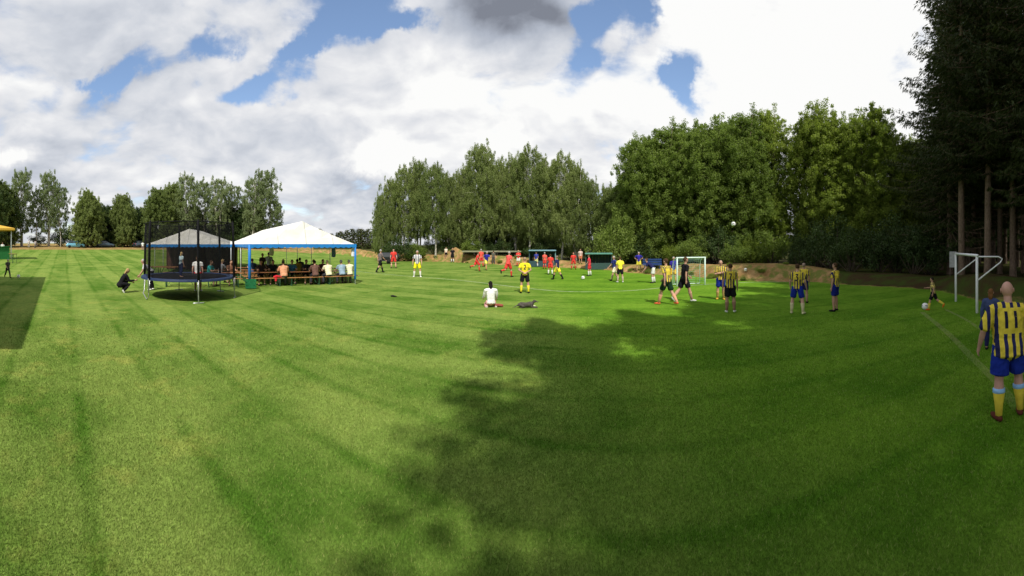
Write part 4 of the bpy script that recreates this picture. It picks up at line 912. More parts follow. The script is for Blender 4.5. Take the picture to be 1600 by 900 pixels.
# ------------------------------------------------------------------ goals
M_WPAINT = mat('white_paint', (0.78, 0.79, 0.80), 0.4, 0.05, spec=0.4); M_MINT = mat('pale_green_paint', (0.60, 0.74, 0.68), 0.45, 0.06, spec=0.4)
def goal(A, B, Hh, depth, label, r, m, net=None, style='arm'):
    """A, B ground points of the posts; depth away from the pitch side"""
    A, B = Vector(A), Vector(B); u = (B - A); W = u.length; u.normalize(); ang = math.atan2(u.y, u.x)
    t = thing('football_goal', label, 'goal', A, ang, None)          # local +X runs along the crossbar, +Y is behind the goal mouth if depth > 0
    for x in (0, W): mb = MB(); mb.loft([(x, 0, -.1), (x, 0, Hh)], [r, r], 12); mb.obj('post', m, t, True)
    mb = MB(); mb.loft([(-r, 0, Hh - r * .2), (W + r, 0, Hh - r * .2)], [r, r], 12, (0, 0, 1)); mb.obj('crossbar', m, t, True)
    for x in (0, W):
        mb = MB(); q = r * .55
        if style == 'arm': mb.loft([(x, 0, Hh - .05), (x, depth * .85, Hh - .06), (x, depth, Hh - .14), (x, depth * .92, Hh - .26), (x, 0, Hh - .88)], [q] * 5, 8, (1, 0, 0)); mb.obj('net_arm', m, t, True)
        else: mb.loft([(x, 0, Hh - .03), (x, depth * .5, Hh - .05), (x, depth * .85, Hh - .2), (x, depth, Hh - .5), (x, depth * 1.05, 0)], [q] * 5, 8, (1, 0, 0)); mb.obj('side_frame', m, t, True)
    if style != 'arm':
        mb = MB(); mb.loft([(0, depth * 1.05, .02), (W, depth * 1.05, .02)], [r * .5] * 2, 8, (0, 0, 1)); mb.obj('ground_bar', m, t, True)
    if net:
        mb = MB(); g = 0.0045; prof = [(0.02, Hh - .03), (depth * .5, Hh - .05), (depth * .85, Hh - .2), (depth, Hh - .5), (depth * 1.05, 0.02)]
        nx = int(W / .12)
        for i in range(nx + 1):
            x = W * i / nx; mb.loft([(x, y, z) for y, z in prof], [g] * len(prof), 3, (1, 0, 0), cap=False)
        L = [0]; 
        for a, b in zip(prof[:-1], prof[1:]): L.append(L[-1] + math.hypot(b[0] - a[0], b[1] - a[1]))
        n = int(L[-1] / .12)
        for i in range(n + 1):
            s = L[-1] * i / n; y = np.interp(s, L, [p[0] for p in prof]); z = np.interp(s, L, [p[1] for p in prof]); mb.loft([(0, y, z), (W, y, z)], [g] * 2, 3, (0, 0, 1), cap=False)
        for x in (0, W):
            for k in range(1, 14):
                z = Hh - .05 - k * .12
                if z > .03: mb.loft([(x, 0, z), (x, float(np.interp(-z, [-(Hh - .03), -(Hh - .05), -(Hh - .2), -(Hh - .5), 0], [0, depth * .5, depth * .85, depth, depth * 1.05])), z)], [g] * 2, 3, (0, 0, 1), cap=False)
        o = mb.obj('net', net, t); o['kind'] = 'stuff'
    return t
goal(G(1493.5, 471), G(1526.5, 489), 1.98, 0.95, 'white football goal in the shade at the right, before the spruce trunks', .048, M_WPAINT)
goal(G(1058, 447), G(1101.5, 445), 1.60, 0.75, 'small pale green football goal with net behind the players', .045, M_MINT, net=cloth('net_cord', (0.25, 0.45, 0.36)), style='frame')
# pale board standing behind the near goal
t = thing('notice_board', 'pale board on two posts standing behind the left post of the near goal', 'board', at(1489, 21.5), -((1489 - CX) / F))
m = MB(); m.box((0, 0, .98), (.42, .03, .95)); m.obj('panel', cloth('board', (0.45, 0.46, 0.45)), t)
for s in (-1, 1): m = MB(); m.box((s * .17, .035, .55), (.05, .035, 1.3)); m.obj('post', M_BARK, t)

# ------------------------------------------------------------------ trampoline
def trampoline():
    c, d = floor_at(297, 463.5); c = at(293, 16.4); R = 2.06; mh = 0.90; top = 3.32
    t = thing('trampoline', 'round garden trampoline with black safety net and blue pad', 'trampoline', c, rad(-(297 - CX) / F * 57.2958))
    galv = mat('galvanised_steel', (0.46, 0.47, 0.48), 0.35, 0.12, metallic=0.6); pad = mat('blue_pad', (0.014, 0.030, 0.085), 0.6, 0.12, 5); foam = cloth('black_foam', (0.012, 0.012, 0.014))
    matm = cloth('jumping_mat', (0.01, 0.01, 0.012)); net = net_mat('black_net', (0.010, 0.011, 0.012), 0.45)
    n = 40; ring = lambda r, z: [(r * cos(2 * pi * i / n), r * sin(2 * pi * i / n), z) for i in range(n)]
    def torus(r, z, q, name, m_, segs=n):
        mb = MB(); v = []; f = []
        for i in range(segs):
            a = 2 * pi * i / segs
            for k in range(6): b = 2 * pi * k / 6; v.append(((r + q * cos(b)) * cos(a), (r + q * cos(b)) * sin(a), z + q * sin(b)))
        for i in range(segs):
            for k in range(6): f.append((i * 6 + k, ((i + 1) % segs) * 6 + k, ((i + 1) % segs) * 6 + (k + 1) % 6, i * 6 + (k + 1) % 6))
        mb.add(v, f); return mb.obj(name, m_, t, True)
    torus(R, mh - .05, .024, 'frame_ring', galv)
    mb = MB(); v = ring(R - .20, mh); v2 = ring(R - .20, mh - .008); mb.add(v + v2, [tuple(range(n)), tuple(range(2 * n - 1, n - 1, -1))] + [(i, n + i, n + (i + 1) % n, (i + 1) % n) for i in range(n)]); mb.obj('jumping_mat', matm, t)
    mb = MB(); rr_ = [ring(R - .25, mh + .012), ring(R - .23, mh + .03), ring(R + .05, mh + .035), ring(R + .07, mh - .02), ring(R + .075, mh - .055)]
    mb.add([p for q in rr_ for p in q], [(j * n + i, j * n + (i + 1) % n, (j + 1) * n + (i + 1) % n, (j + 1) * n + i) for j in range(4) for i in range(n)]); mb.obj('safety_pad', pad, t)
    A0 = rad(-78)
    q0, q1 = A0 - rad(60), A0 - rad(120); rp = R * 1.03                   # U-shaped leg at the left, single legs elsewhere
    pt = lambda a, z, k=1.0: (rp * k * cos(a), rp * k * sin(a), z)
    mb = MB(); mb.loft([pt(q0, mh - .06), pt(q0, .14, 1.03), pt(q0 - .06, .03, 1.03), pt(q1 + .06, .03, 1.03), pt(q1, .14, 1.03), pt(q1, mh - .06)], [.022] * 6, 8, (0, 0, 1)); mb.obj('leg', galv, t, True)
    for k in (0, 1, 2, 3):
        a = A0 + rad(60 * k); mb = MB(); mb.loft([pt(a, mh - .06), pt(a, .03, 1.04)], [.024, .024], 8); mb.loft([pt(a - .10, .02, 1.04), pt(a + .10, .02, 1.04)], [.022] * 2, 8, (0, 0, 1)); mb.obj('leg', galv, t, True)
    for k in range(6):
        a = A0 + rad(60 * k)
        mb = MB(); mb.loft([pt(a, .35, 1.035), pt(a, mh + .10, 1.035)], [.019] * 2, 8); p = mb.obj('net_pole', galv, t, True)
        mb = MB(); mb.loft([pt(a, mh + .02, 1.02), pt(a, top - .5, 1.0), pt(a, top, .985)], [.055, .052, .048], 8); mb.obj('foam_sleeve', foam, p, True)
        mb = MB(); mb.ell(pt(a, top + .01, .985), (.035, .035, .045), 8, 5); mb.obj('pole_cap', foam, p, True)
    v = []; f = []; rows = 6
    for j in range(rows + 1):
        z = mh + .02 + (top - .02 - mh) * j / rows
        for i in range(80):
            a = 2 * pi * i / 80; sag = .07 * abs(sin(3 * (a - rad(-78)))) * (1 if j in (0, rows) else .75)
            r = (R - .10 - sag + .03 * (j / rows)); v.append((r * cos(a), r * sin(a), z - (.05 * abs(sin(3 * (a - rad(-78)))) if j == rows else 0)))
    for j in range(rows):
        for i in range(80): f.append((j * 80 + i, j * 80 + (i + 1) % 80, (j + 1) * 80 + (i + 1) % 80, (j + 1) * 80 + i))
    mb = MB(); mb.add(v, f); mb.obj('safety_net', net, t, True)
    torus(R - .10, top - .03, .022, 'net_hem', foam, 80)
    return t, c, mh
tramp, tc_, mh_ = trampoline()
a = (283 - CX) / F
person(Vector((sin(a) * 16.0, cos(a) * 16.0, mh_)), -(a + rad(60)), 1.12, 'stand2', 'fair haired small child in grey and teal standing on the trampoline', PINK, (0.35, 0.45, 0.48), (0.02, 0.03, 0.09), long=True, hair=BLOND, hairstyle='bob', shoes=None, voxel=.016, sleeve=.6)

# ------------------------------------------------------------------ marquees, benches, people at the tables
def tarp(t, pos):
    x, y, z = t.xyz(pos); fr = t.m('FRACT', t.m('MULTIPLY', x, 0.62)); seam = t.m('LESS_THAN', fr, 0.025)
    col = t.mix(t.mr(t.noise(pos, 0.8, 5, 0.65), 0.4, 0.7, 0, 1), (0.76, 0.745, 0.70), (0.68, 0.66, 0.58))
    return t.mix(seam, col, (0.46, 0.45, 0.42))
M_ROOF = mat('white_tarpaulin', (0.80, 0.79, 0.75), 0.6, 0.04, 1.2, 1.0, 2.2, spec=0.25, build=tarp); M_BLUE = mat('blue_tarpaulin', (0.02, 0.22, 0.62), 0.5, 0.10, 2.0, 0.15, 6)
M_POLE = mat('blue_post_sleeve', (0.02, 0.20, 0.60), 0.5, 0.12); M_STEEL = mat('white_steel_tube', (0.55, 0.57, 0.58), 0.4, 0.08, metallic=0.3)
def marquee(FL, FR, depth, eave, peak, inset, name_label, wdir=None, nposts=4, sleeves=True):
    FL = Vector((FL[0], FL[1], 0)); FR = Vector((FR[0], FR[1], 0)); u = FR - FL; W = u.length; u.normalize(); ang = math.atan2(u.y, u.x)
    g = min(height(FL.x, FL.y), height(FR.x, FR.y))
    t = thing('marquee', name_label, 'tent', (FL.x, FL.y, g), ang, 'white marquees with blue trim')
    # roof: hipped, with slightly sagging panels; local x along the front, +y inwards
    D_ = depth; v = []; f = []; nx = 12
    def zroof(x, y):
        a = min(x, W - x) / (W / 2); b = min((y / inset) if inset else 1, ((D_ - y) / (W / 2)), 1.0)
        h = min(a, b); return eave + (peak - eave) * (h ** 1.08)
    ny = 20; ys = [0, inset * .33, inset * .66, inset] + [inset + (D_ - W / 2 - inset) * k / 6 for k in range(1, 7)] + [D_ - W / 2 * (1 - k / 6) for k in range(1, 7)]
    for y in ys:
        for i in range(nx + 1): x = W * i / nx; v.append((x, y, zroof(x, y)))
    for j in range(len(ys) - 1):
        for i in range(nx): a = j * (nx + 1) + i; f.append((a, a + 1, a + nx + 2, a + nx + 1))
    mb = MB(); mb.add(v, f); ro = mb.obj('roof', M_ROOF, t); ro.modifiers.new('thick', 'SOLIDIFY').thickness = 0.006
    # scalloped valance on the four sides
    def side(p0, p1, nm):
        p0, p1 = Vector(p0), Vector(p1); L = (p1 - p0).length; k = max(int(L / .32), 2); vv = []; ff = []; q = k * 6
        for i in range(q + 1):
            p = p0.lerp(p1, i / q); s_ = .155 + .05 * abs(sin(pi * i / 6)); vv += [(p.x, p.y, eave + .015), (p.x, p.y, eave - s_)]
            if i: ff.append((2 * i - 2, 2 * i, 2 * i + 1, 2 * i - 1))
        mb = MB(); mb.add(vv, ff); o = mb.obj('valance', M_BLUE, t); o.modifiers.new('thick', 'SOLIDIFY').thickness = 0.006
    e_ = .012
    side((-e_, -e_, 0), (W + e_, -e_, 0), 'f'); side((W + e_, -e_, 0), (W + e_, D_, 0), 'r'); side((W, D_ + e_, 0), (0, D_ + e_, 0), 'b'); side((-e_, D_, 0), (-e_, -e_, 0), 'l')
    for i, (x, y) in enumerate([(0.04, 0.04), (W - .04, .04), (.04, D_ - .04), (W - .04, D_ - .04)] + [(.04, D_ * k / nposts) for k in range(1, nposts)] + [(W - .04, D_ * k / nposts) for k in range(1, nposts)]):
        mb = MB(); mb.loft([(x, y, -.05), (x, y, eave)], [.028] * 2, 8); po = mb.obj('post', M_STEEL, t, True)
        if i < 2 and sleeves: mb = MB(); mb.loft([(x, y, .45 if i == 0 else .30), (x, y, eave - .02)], [.082 if i == 0 else .062] * 2, 8); mb.obj('post_sleeve', M_POLE, po, True)
    for y in [inset] + [inset + (D_ - W / 2 - inset) * k / 3 for k in range(1, 4)]:
        mb = MB(); mb.loft([(0.04, y, eave - .02), (W / 2, y, peak - .06), (W - .04, y, eave - .02)], [.018] * 3, 6, (0, 1, 0)); mb.obj('rafter', M_STEEL, t, True)
    return t, FL, u, Vector((-u.y, u.x, 0)), W
FLa = at(389, 19.4); FRa = at(556.5, 21.2)
mA, OA, uA, wA, WA = marquee(FLa, FRa, 17.0, 2.36, 3.68, 0.5, 'white marquee with blue valance and blue corner posts, seats inside, right of the trampoline')
aB = at(226, 26.5)
dB = Vector((0.78, 0.62, 0)).normalized()
marquee(aB, aB + dB * 6.4, 9.0, 2.35, 3.50, 0.8, 'second white marquee seen through the black trampoline net', sleeves=False)
M_CURT = mat('brown_side_curtain', (0.10, 0.045, 0.035), 0.8, 0.35, 2.5, 0.3, 8)
mB_ = bpy.data.objects['marquee.001']; m_ = MB(); vv = []; ff = []
for i in range(61): vv += [(6.3 * i / 60, 5.6 + .05 * sin(i * 1.3), .05), (6.3 * i / 60, 5.6 + .03 * sin(i * 1.3), 2.4)]
for i in range(60): ff.append((2 * i, 2 * i + 2, 2 * i + 3, 2 * i + 1))
m_.add(vv, ff); o = m_.obj('side_curtain', M_CURT, mB_); o.modifiers.new('thick', 'SOLIDIFY').thickness = 0.01
def on_tent(a, b): return OA + uA * a + wA * b
def a_at(px, b):
    az_ = (px - CX) / F; best = min(range(-900, 1100), key=lambda k: abs(math.atan2(on_tent(k * .01, b).x, on_tent(k * .01, b).y) - az_)); return best * .01
M_WOOD = mat('varnished_bench_board', (0.42, 0.20, 0.075), 0.45, 0.25, 4, 0.2, 30); M_DARKWOOD = mat('dark_table_board', (0.26, 0.11, 0.05), 0.5, 0.25, 4, 0.2, 30); M_GREENSTEEL = mat('green_steel', (0.03, 0.10, 0.05), 0.5)
angA = math.atan2(uA.y, uA.x)
def beer_bench(p, ang, hgt, wdt, label, nm, cat, L=2.15, m=M_WOOD):
    t = thing(nm, label, cat, (p.x, p.y, height(p.x, p.y)), ang, None)
    mb = MB(); mb.box((0, 0, hgt - .014), (L, wdt, .028)); mb.obj('top' if nm != 'bench' else 'seat', m, t, bevel=.006)
    for s in (-1, 1):
        mb = MB()
        for q in (-1, 1): mb.box((s * L * .38, q * wdt * .40, (hgt - .03) / 2), (.03, .03, hgt - .03))
        mb.box((s * L * .38, 0, .06), (.028, wdt * .8, .028)); mb.box((s * L * .38, 0, hgt - .06), (.028, wdt * .8, .028))
        mb.box((s * L * .27, 0, hgt * .62), (.028, .028, hgt * .72), Matrix.Rotation(rad(-s * 32), 3, 'Y')); mb.obj('leg_frame', M_GREENSTEEL, t)
    return t
for row, (b_, nm) in enumerate([(0.45, 'front marquee row'), (2.55, 'second marquee row'), (4.7, 'third marquee row')]):
    for k, a0 in enumerate((-1.35, 0.98, 3.3, 5.6) if row == 0 else (0.98, 3.3, 5.6)):
        w3 = ('left end', 'middle left', 'middle right', 'right end')[k if row == 0 else k + 1] if row == 0 else ('left end', 'middle', 'right end')[k]
        for q, (bb, hh, ww, n2, l2) in enumerate([(0, .48, .26, 'bench', 'bench on the near side'), (.58, .77, .52, 'beer_table', 'beer table'), (1.16, .48, .26, 'bench', 'bench on the far side')]):
            if row == 0 or k < 3: beer_bench(on_tent(a0, b_ + bb), angA, hh, ww, f'wooden {l2}, {w3} of the {nm}', n2, 'bench' if n2 == 'bench' else 'table', m=M_DARKWOOD if hh > .6 else M_WOOD)
def seat(px, b, face, label, H=1.86, pose='sitback', **kw):
    p = on_tent(a_at(px, b), b); p.z = height(p.x, p.y)
    base = -(math.atan2(wA.x, wA.y)) if True else 0
    kw.setdefault('voxel', .024)
    return person(p, base - rad(face), H, pose, label, group='people at the marquee tables', **kw)
seat(444, .45, 0, 'broad person in peach shirt with back to camera on the near marquee bench', shirt=(0.62, 0.30, 0.17), shorts=(0.1, 0.1, 0.1), long=True, hair=(0.05, .04, .03), fat=1.3, sleeve=.8)
seat(493, .45, 4, 'person in dark brown shirt with back to camera on the near marquee bench', shirt=(0.14, 0.075, 0.06), shorts=(0.04, 0.04, 0.05), long=True, hair=DK, fat=1.15)
seat(514, .45, -4, 'person in cream shirt with back to camera on the near marquee bench', shirt=(0.78, 0.72, 0.50), shorts=(0.05, 0.05, 0.06), long=True, hair=(0.45, .36, .25), fat=1.2, skin=PINK)
seat(535, .45, 3, 'person in blue grey shirt with back to camera near the right marquee post', shirt=(0.26, 0.36, 0.46), shorts=(0.04, 0.04, 0.05), long=True, hair=GREYH, fat=1.2)
seat(547, .45, 8, 'person in pale yellow shirt sitting against the right marquee post', shirt=(0.72, 0.70, 0.48), shorts=(0.15, 0.15, 0.14), long=True, hair=GREYH)
seat(456, 1.63, 190, 'person in blue shirt facing the camera across the near marquee table', shirt=(0.05, 0.16, 0.26), shorts=BLACK, hair=DK, pose='sit')
seat(466, 2.55, 0, 'person in mustard shirt in the second marquee row', shirt=(0.40, 0.26, 0.05), shorts=BLACK, hair=DK)
seat(477, 1.63, 175, 'dark clothed person facing the camera, left of the dark brown shirt', shirt=(0.03, 0.03, 0.035), shorts=BLACK, hair=DK, pose='sit')
seat(489, 1.63, 185, 'person in black facing the camera right behind the dark brown shirt', shirt=(0.02, 0.02, 0.025), shorts=BLACK, hair=DK, pose='sit')
seat(503, 1.63, 180, 'dark haired person in maroon between the brown and cream shirts', shirt=(0.10, 0.03, 0.03), shorts=BLACK, hair=DK, pose='sit')
seat(443, 2.55, 10, 'person in pale straw hat behind the peach shirt', shirt=(0.35, 0.33, 0.20), shorts=BLACK, hair=(0.55, .48, .25), hairstyle='cap')
seat(426, 1.63, 185, 'person in black facing the camera at the left marquee table', shirt=(0.02, 0.02, 0.02), shorts=BLACK, hair=DK, pose='sit', hairstyle='long')
seat(407, 1.63, 178, 'dark clothed person at the left marquee table next to the blue post', shirt=(0.04, 0.03, 0.03), shorts=BLACK, hair=DK, pose='sit')
seat(470, 4.7, 0, 'dark person in the third marquee row left of centre', shirt=(0.05, 0.05, 0.05), shorts=BLACK, hair=DK)
seat(395, 3.71, 0, 'person in dark blue in the second marquee row beside the blue post', shirt=(0.04, 0.07, 0.15), shorts=BLACK, hair=BR)
seat(420, 5.2, 20, 'person in grey top standing deep in the marquee', shirt=(0.45, 0.47, 0.52), shorts=(0.05, .04, .04), long=True, hair=DK, pose='stand', H=1.8)
seat(410, 4.7, 150, 'standing person in dark clothes deep in the marquee left of the grey top', shirt=(0.05, 0.03, 0.03), shorts=BLACK, long=True, hair=DK, pose='stand', H=1.75)
seat(360, 1.63, 170, 'person in brown seated left behind the trampoline net', shirt=(0.20, 0.10, 0.06), shorts=BLACK, hair=BR, pose='sit')
seat(326, 1.2, 120, 'person in teal shirt seen through the right half of the trampoline net', shirt=(0.03, 0.38, 0.36), shorts=NAVY, hair=BR, pose='sit')
seat(344, 2.6, 60, 'person in grey seen through the net right of the teal shirt', shirt=(0.3, 0.3, 0.32), shorts=BLACK, hair=BLOND, pose='sit')
for k, px in enumerate((252, 266, 330)):
    p = at(px, 25.5 + k * .4); t = beer_bench(p, math.atan2(dB.y, dB.x), .76 if k != 2 else .48, .6, ('reddish beer table seen through the left of the trampoline net', 'reddish beer table seen through the net behind the child', 'reddish bench seen through the right of the trampoline net')[k], 'beer_table' if k != 2 else 'bench', 'table' if k != 2 else 'bench', m=M_DARKWOOD)
beer_bench(on_tent(-3.7, .45), angA, .48, .26, 'wooden bench left of the blue corner post, running behind the trampoline', 'bench', 'bench')
beer_bench(on_tent(-3.7, 1.03), angA, .77, .52, 'wooden beer table left of the blue corner post, behind the trampoline', 'beer_table', 'table', m=M_DARKWOOD)
# red jacket on the bench, clothes hung on the posts, green crate at the post foot
p = on_tent(a_at(433, .45), .42); m = MB(); m.loft([(-.22, 0, .53), (-.05, .02, .57), (.12, 0, .55), (.24, -.02, .51)], [(.06, .04), (.13, .07), (.12, .06), (.05, .03)], 8, (0, 1, 0)); m.loft([(-.1, -.13, .5), (-.12, -.16, .30)], [(.09, .025), (.06, .015)], 8)
o = link('jacket', remesh(m.mesh('g', None), .014, 2), None, (p.x, p.y, 0), angA); o.data.materials.append(cloth('jacket', (0.55, 0.03, 0.04))); tag(o, 'red jacket lying on the near marquee bench left of the peach shirt', 'jacket')
for px, b, z, col, lab in ((521, 1.2, 1.95, (0.10, 0.16, 0.28), 'grey blue jacket hanging under the marquee edge'), (552, .2, 2.0, (0.75, 0.76, 0.76), 'white bag hanging beside the right marquee post'), (424, 2.0, 2.05, (0.6, 0.62, 0.66), 'pale cloth hanging under the left of the marquee roof')):
    p = on_tent(a_at(px, b), b); m = MB(); m.loft([(0, 0, .22), (0, 0, .12), (.02, 0, -.15), (0, 0, -.36)], [(.03, .02), (.13, .05), (.15, .06), (.13, .05)], 10); m.loft([(0, 0, .2), (0, 0, .36)], [.008, .008], 5)
    o = link('hanging_cloth', remesh(m.mesh('g', None), .014, 2), None, (p.x, p.y, z), angA); o.data.materials.append(cloth('hung_cloth', col)); tag(o, lab, 'cloth')
t = thing('crate', 'green crate around the foot of the left blue marquee post', 'crate', on_tent(.05, -.30), angA)
for s in (-1, 1):
    for k in range(3): m = MB(); m.box((s * .27, 0, .09 + k * .17), (.012, .40, .12)); m.obj('slat', M_GREENC if 'M_GREENC' in globals() else globals().setdefault('M_GREENC', mat('green_plastic', (0.03, 0.22, 0.09), 0.4)), t)
    for k in range(3): m = MB(); m.box((0, s * .20, .09 + k * .17), (.53, .012, .12)); m.obj('slat', M_GREENC, t)
m = MB(); m.box((0, 0, .03), (.53, .38, .02)); m.obj('base', M_GREENC, t)

# ------------------------------------------------------------------ stall at the left edge
def stall():
    c = at(1, 44); az_ = (1 - CX) / F; g = c.z
    t = thing('food_stall', 'green counter stall under a yellow canopy at the left edge', 'stall', c, -az_)
    M_GR = mat('green_counter', (0.02, 0.15, 0.04), 0.5, 0.12); M_YE = mat('yellow_canopy', (0.62, 0.36, 0.04), 0.6, 0.08)
    m = MB(); m.box((-.7, 0, .75), (3.6, .9, 1.5)); m.box((-.7, -.06, 1.53), (3.8, 1.1, .06)); m.obj('counter', M_GR, t)
    for x in (-2.2, 1.3):
        for y in (-.7, 2.0): m = MB(); m.loft([(x, y, 0), (x, y, 3.6)], [.04] * 2, 8); m.obj('post', M_STEEL, t, True)
    m = MB(); v = [(-2.7, -1.1, 3.75), (1.7, -1.1, 3.75), (1.7, 2.4, 3.75), (-2.7, 2.4, 3.75), (-2.7, -1.1, 3.5), (1.7, -1.1, 3.5), (1.7, 2.4, 3.5), (-2.7, 2.4, 3.5), (-.9, .6, 4.35)]
    m.add(v, [(0, 1, 8), (1, 2, 8), (2, 3, 8), (3, 0, 8), (4, 5, 1, 0), (5, 6, 2, 1), (6, 7, 3, 2), (7, 4, 0, 3)]); m.obj('canopy', M_YE, t)
stall()
P(4, 372, 398, 180, 'stand', 'stallholder in white behind the green counter', H=1.8, shirt=WHITE, shorts=BLACK, hair=BR)
p = at(20, 38); beer_bench(p, .3, 1.0, .6, 'dark standing table right of the green counter stall', 'standing_table', 'table', L=1.0, m=M_DARKWOOD)
# long clubhouse just outside the left edge: only its shadow reaches the lawn in view
def clubhouse():
    Hh = 5.4; off_ = Hh / math.tan(SUN_EL); o_ = Vector((sin(SHADOW_AZ), cos(SHADOW_AZ), 0)) * off_
    q = [Vector((-24.9, 6.9, 0)) - o_, Vector((-7.9, 1.63, 0)) - o_]
    u = (q[0] - q[1]); L = u.length; u.normalize(); ang = math.atan2(u.y, u.x)
    t = thing('clubhouse', 'flat roofed wooden clubhouse outside the left edge, seen by its shadow on the lawn', 'building', (q[1].x, q[1].y, 0), ang)
    M_PL = mat('stained_plank', (0.20, 0.11, 0.06), 0.7, 0.2); M_RF = mat('grey_roofing', (0.18, 0.18, 0.18), 0.8)
    # local x runs along the eave, the building lies on the far side from the shadow (+y)
    m = MB(); m.box((L / 2, 3.0, Hh - .08), (L, 6.0, .16)); m.obj('roof', M_RF, t)
    n = 46
    bm_ = MB(); bm_.box((0, 0, (Hh - .16) / 2), ((L - .8) / n - .02, .04, Hh - .17)); pm = bm_.mesh('plank', M_PL)
    for k in range(n): link('plank', pm, t, (.4 + (k + .5) * (L - .8) / n, .45, 0))
    for x in (.42, L - .42): m = MB(); m.box((x, 2.9, (Hh - .17) / 2), (.06, 4.8, Hh - .17)); m.obj('side_wall', M_PL, t)
    m = MB(); m.box((L / 2, 5.4, (Hh - .17) / 2), (L - .9, .06, Hh - .17)); m.obj('rear_wall', M_PL, t)
    m = MB(); m.box((4, .41, 1.05), (1.0, .05, 2.1)); dr = m.obj('door', mat('green_door', (.03, .12, .06), .5), t)
    m = MB(); m.box((4.4, .36, 1.05), (.04, .06, .14)); m.obj('handle', M_STEEL, dr)
clubhouse()

# ------------------------------------------------------------------ dugouts, shelter, low bench
M_TEAL = mat('pale_teal_paint', (0.16, 0.30, 0.31), 0.5, 0.1); M_DGREEN = mat('dark_green_sheet', (0.035, 0.075, 0.07), 0.6, 0.15); M_GROOF = mat('sea_green_roof', (0.10, 0.26, 0.21), 0.5, 0.1)
def dugout(px0, px1, base_y, top_y, label, roofm, wallm, depth=1.3, side_post=None):
    pm_ = (px0 + px1) / 2; loc, d = floor_at(pm_, base_y); W = (px1 - px0) / F * d; Hh = (base_y - top_y) / F * d
    t = thing('dugout', label, 'dugout', loc, -((pm_ - CX) / F), 'team dugouts beyond the field')
    m = MB(); m.box((0, depth / 2, Hh), (W, depth + .5, .12)); m.obj('roof', roofm, t, bevel=.02)
    n = max(int(W / .3), 4); pn = MB(); pn.box((0, 0, (Hh - .06) / 2), (W * .96 / n - .015, .03, Hh - .07)); me = pn.mesh('wall_board', wallm)
    for k in range(n): link('wall_board', me, t, (-W * .48 + (k + .5) * W * .96 / n, depth, 0))
    for s in (-1, 1):
        m = MB(); m.box((s * (W / 2 - .08), depth * .55, (Hh - .06) / 2), (.05, depth * .85, Hh - .07)); m.obj('side_wall', wallm if not (side_post and s == 1) else M_TEAL, t)
        m = MB(); m.box((s * (W / 2 - .08), .02, (Hh - .06) / 2), (.09, .09, Hh - .07)); m.obj('post', M_TEAL if side_post and s == 1 else wallm, t)
    m = MB(); m.box((0, depth - .32, .42), (W * .85, .35, .05)); m.box((0, depth - .2, .2), (W * .8, .05, .40)); m.obj('bench', M_DARKWOOD, t)
    m = MB(); m.box((0, -.05, .33), (W * .93, .03, .60)); m.obj('front_panel', wallm, t)
    return t
dugout(826, 869, 417, 391.5, 'dugout with pale blue roof behind the red players', mat('pale_blue_roof', (0.17, 0.31, 0.37), .5), mat('dark_teal_board', (0.03, 0.065, 0.08), .6), side_post=True)
dugout(914, 957, 421.5, 396.5, 'dugout with sea green roof left of the yellow shirted player', M_GROOF, M_DGREEN)
def shelter():
    loc, d = floor_at(768, 411); d0_ = 41.5; loc = at(768, 45); W = 92 / F * 45
    t = thing('field_shelter', 'long low open shelter with pale mossy roof behind the red and blue players', 'shelter', loc, -((768 - CX) / F)); Hh = EYE - (393 - CY) / F * 45 - loc.z
    m = MB(); m.box((0, .8, Hh), (W, 2.4, .14)); m.obj('roof', mat('mossy_roof', (0.22, 0.22, 0.14), .8, .3), t)
    mw = mat('weathered_plank', (0.045, 0.035, 0.028), .8, .3); n = 24; pn = MB(); pn.box((0, 0, (Hh - .08) / 2), (W * .97 / n - .02, .03, Hh - .1)); me = pn.mesh('wall_board', mw)
    for k in range(n): link('wall_board', me, t, (-W * .485 + (k + .5) * W * .97 / n, 1.8, 0))
    for k in range(6): m = MB(); m.box((-W * .48 + k * W * .96 / 5, -.25, (Hh - .08) / 2), (.1, .1, Hh - .1)); m.obj('post', mw, t)
shelter()
t = thing('bench', 'low blue bench on the bank between blue and striped players', 'bench', G(1019, 421), -((1019 - CX) / F)); MB2 = mat('dark_blue_paint', (0.02, 0.05, 0.16), .5)
for z in (.45, .62, .79): m = MB(); m.box((0, .1, z), (1.55, .03, .13)); m.obj('backrest_board', MB2, t)
m = MB(); m.box((0, -.12, .36), (1.55, .38, .04)); m.obj('seat', MB2, t)
for s in (-1, 1): m = MB(); m.box((s * .6, -.05, .17), (.06, .34, .34)); m.obj('leg', MB2, t)
# dark covered trailer left of the birches
c = at(607, 43.5); t = thing('trailer', 'dark tarpaulin covered trailer under the leftmost birches', 'trailer', c, -((607 - CX) / F)); MT = mat('dark_tarpaulin', (0.03, 0.035, 0.04), .6, .2)
m = MB(); m.loft([(-1.1, 0, .75), (-.95, 0, .85), (.95, 0, .85), (1.1, 0, .72)], [(.40, .45), (.5, .60), (.5, .58), (.38, .42)], 12, (0, 0, 1)); m.obj('tarpaulin', MT, t)
m = MB(); m.box((0, 0, .38), (2.1, 1.0, .12)); m.obj('chassis', MT, t)
for s in (-1, 1): m = MB(); m.loft([(s * .0, -.6 * s - .08, .3), (s * 0, -.6 * s + .08, .3)], [.28, .28], 14, (1, 0, 0)); m.obj('wheel', cloth('rubber', (.02, .02, .02)), t)

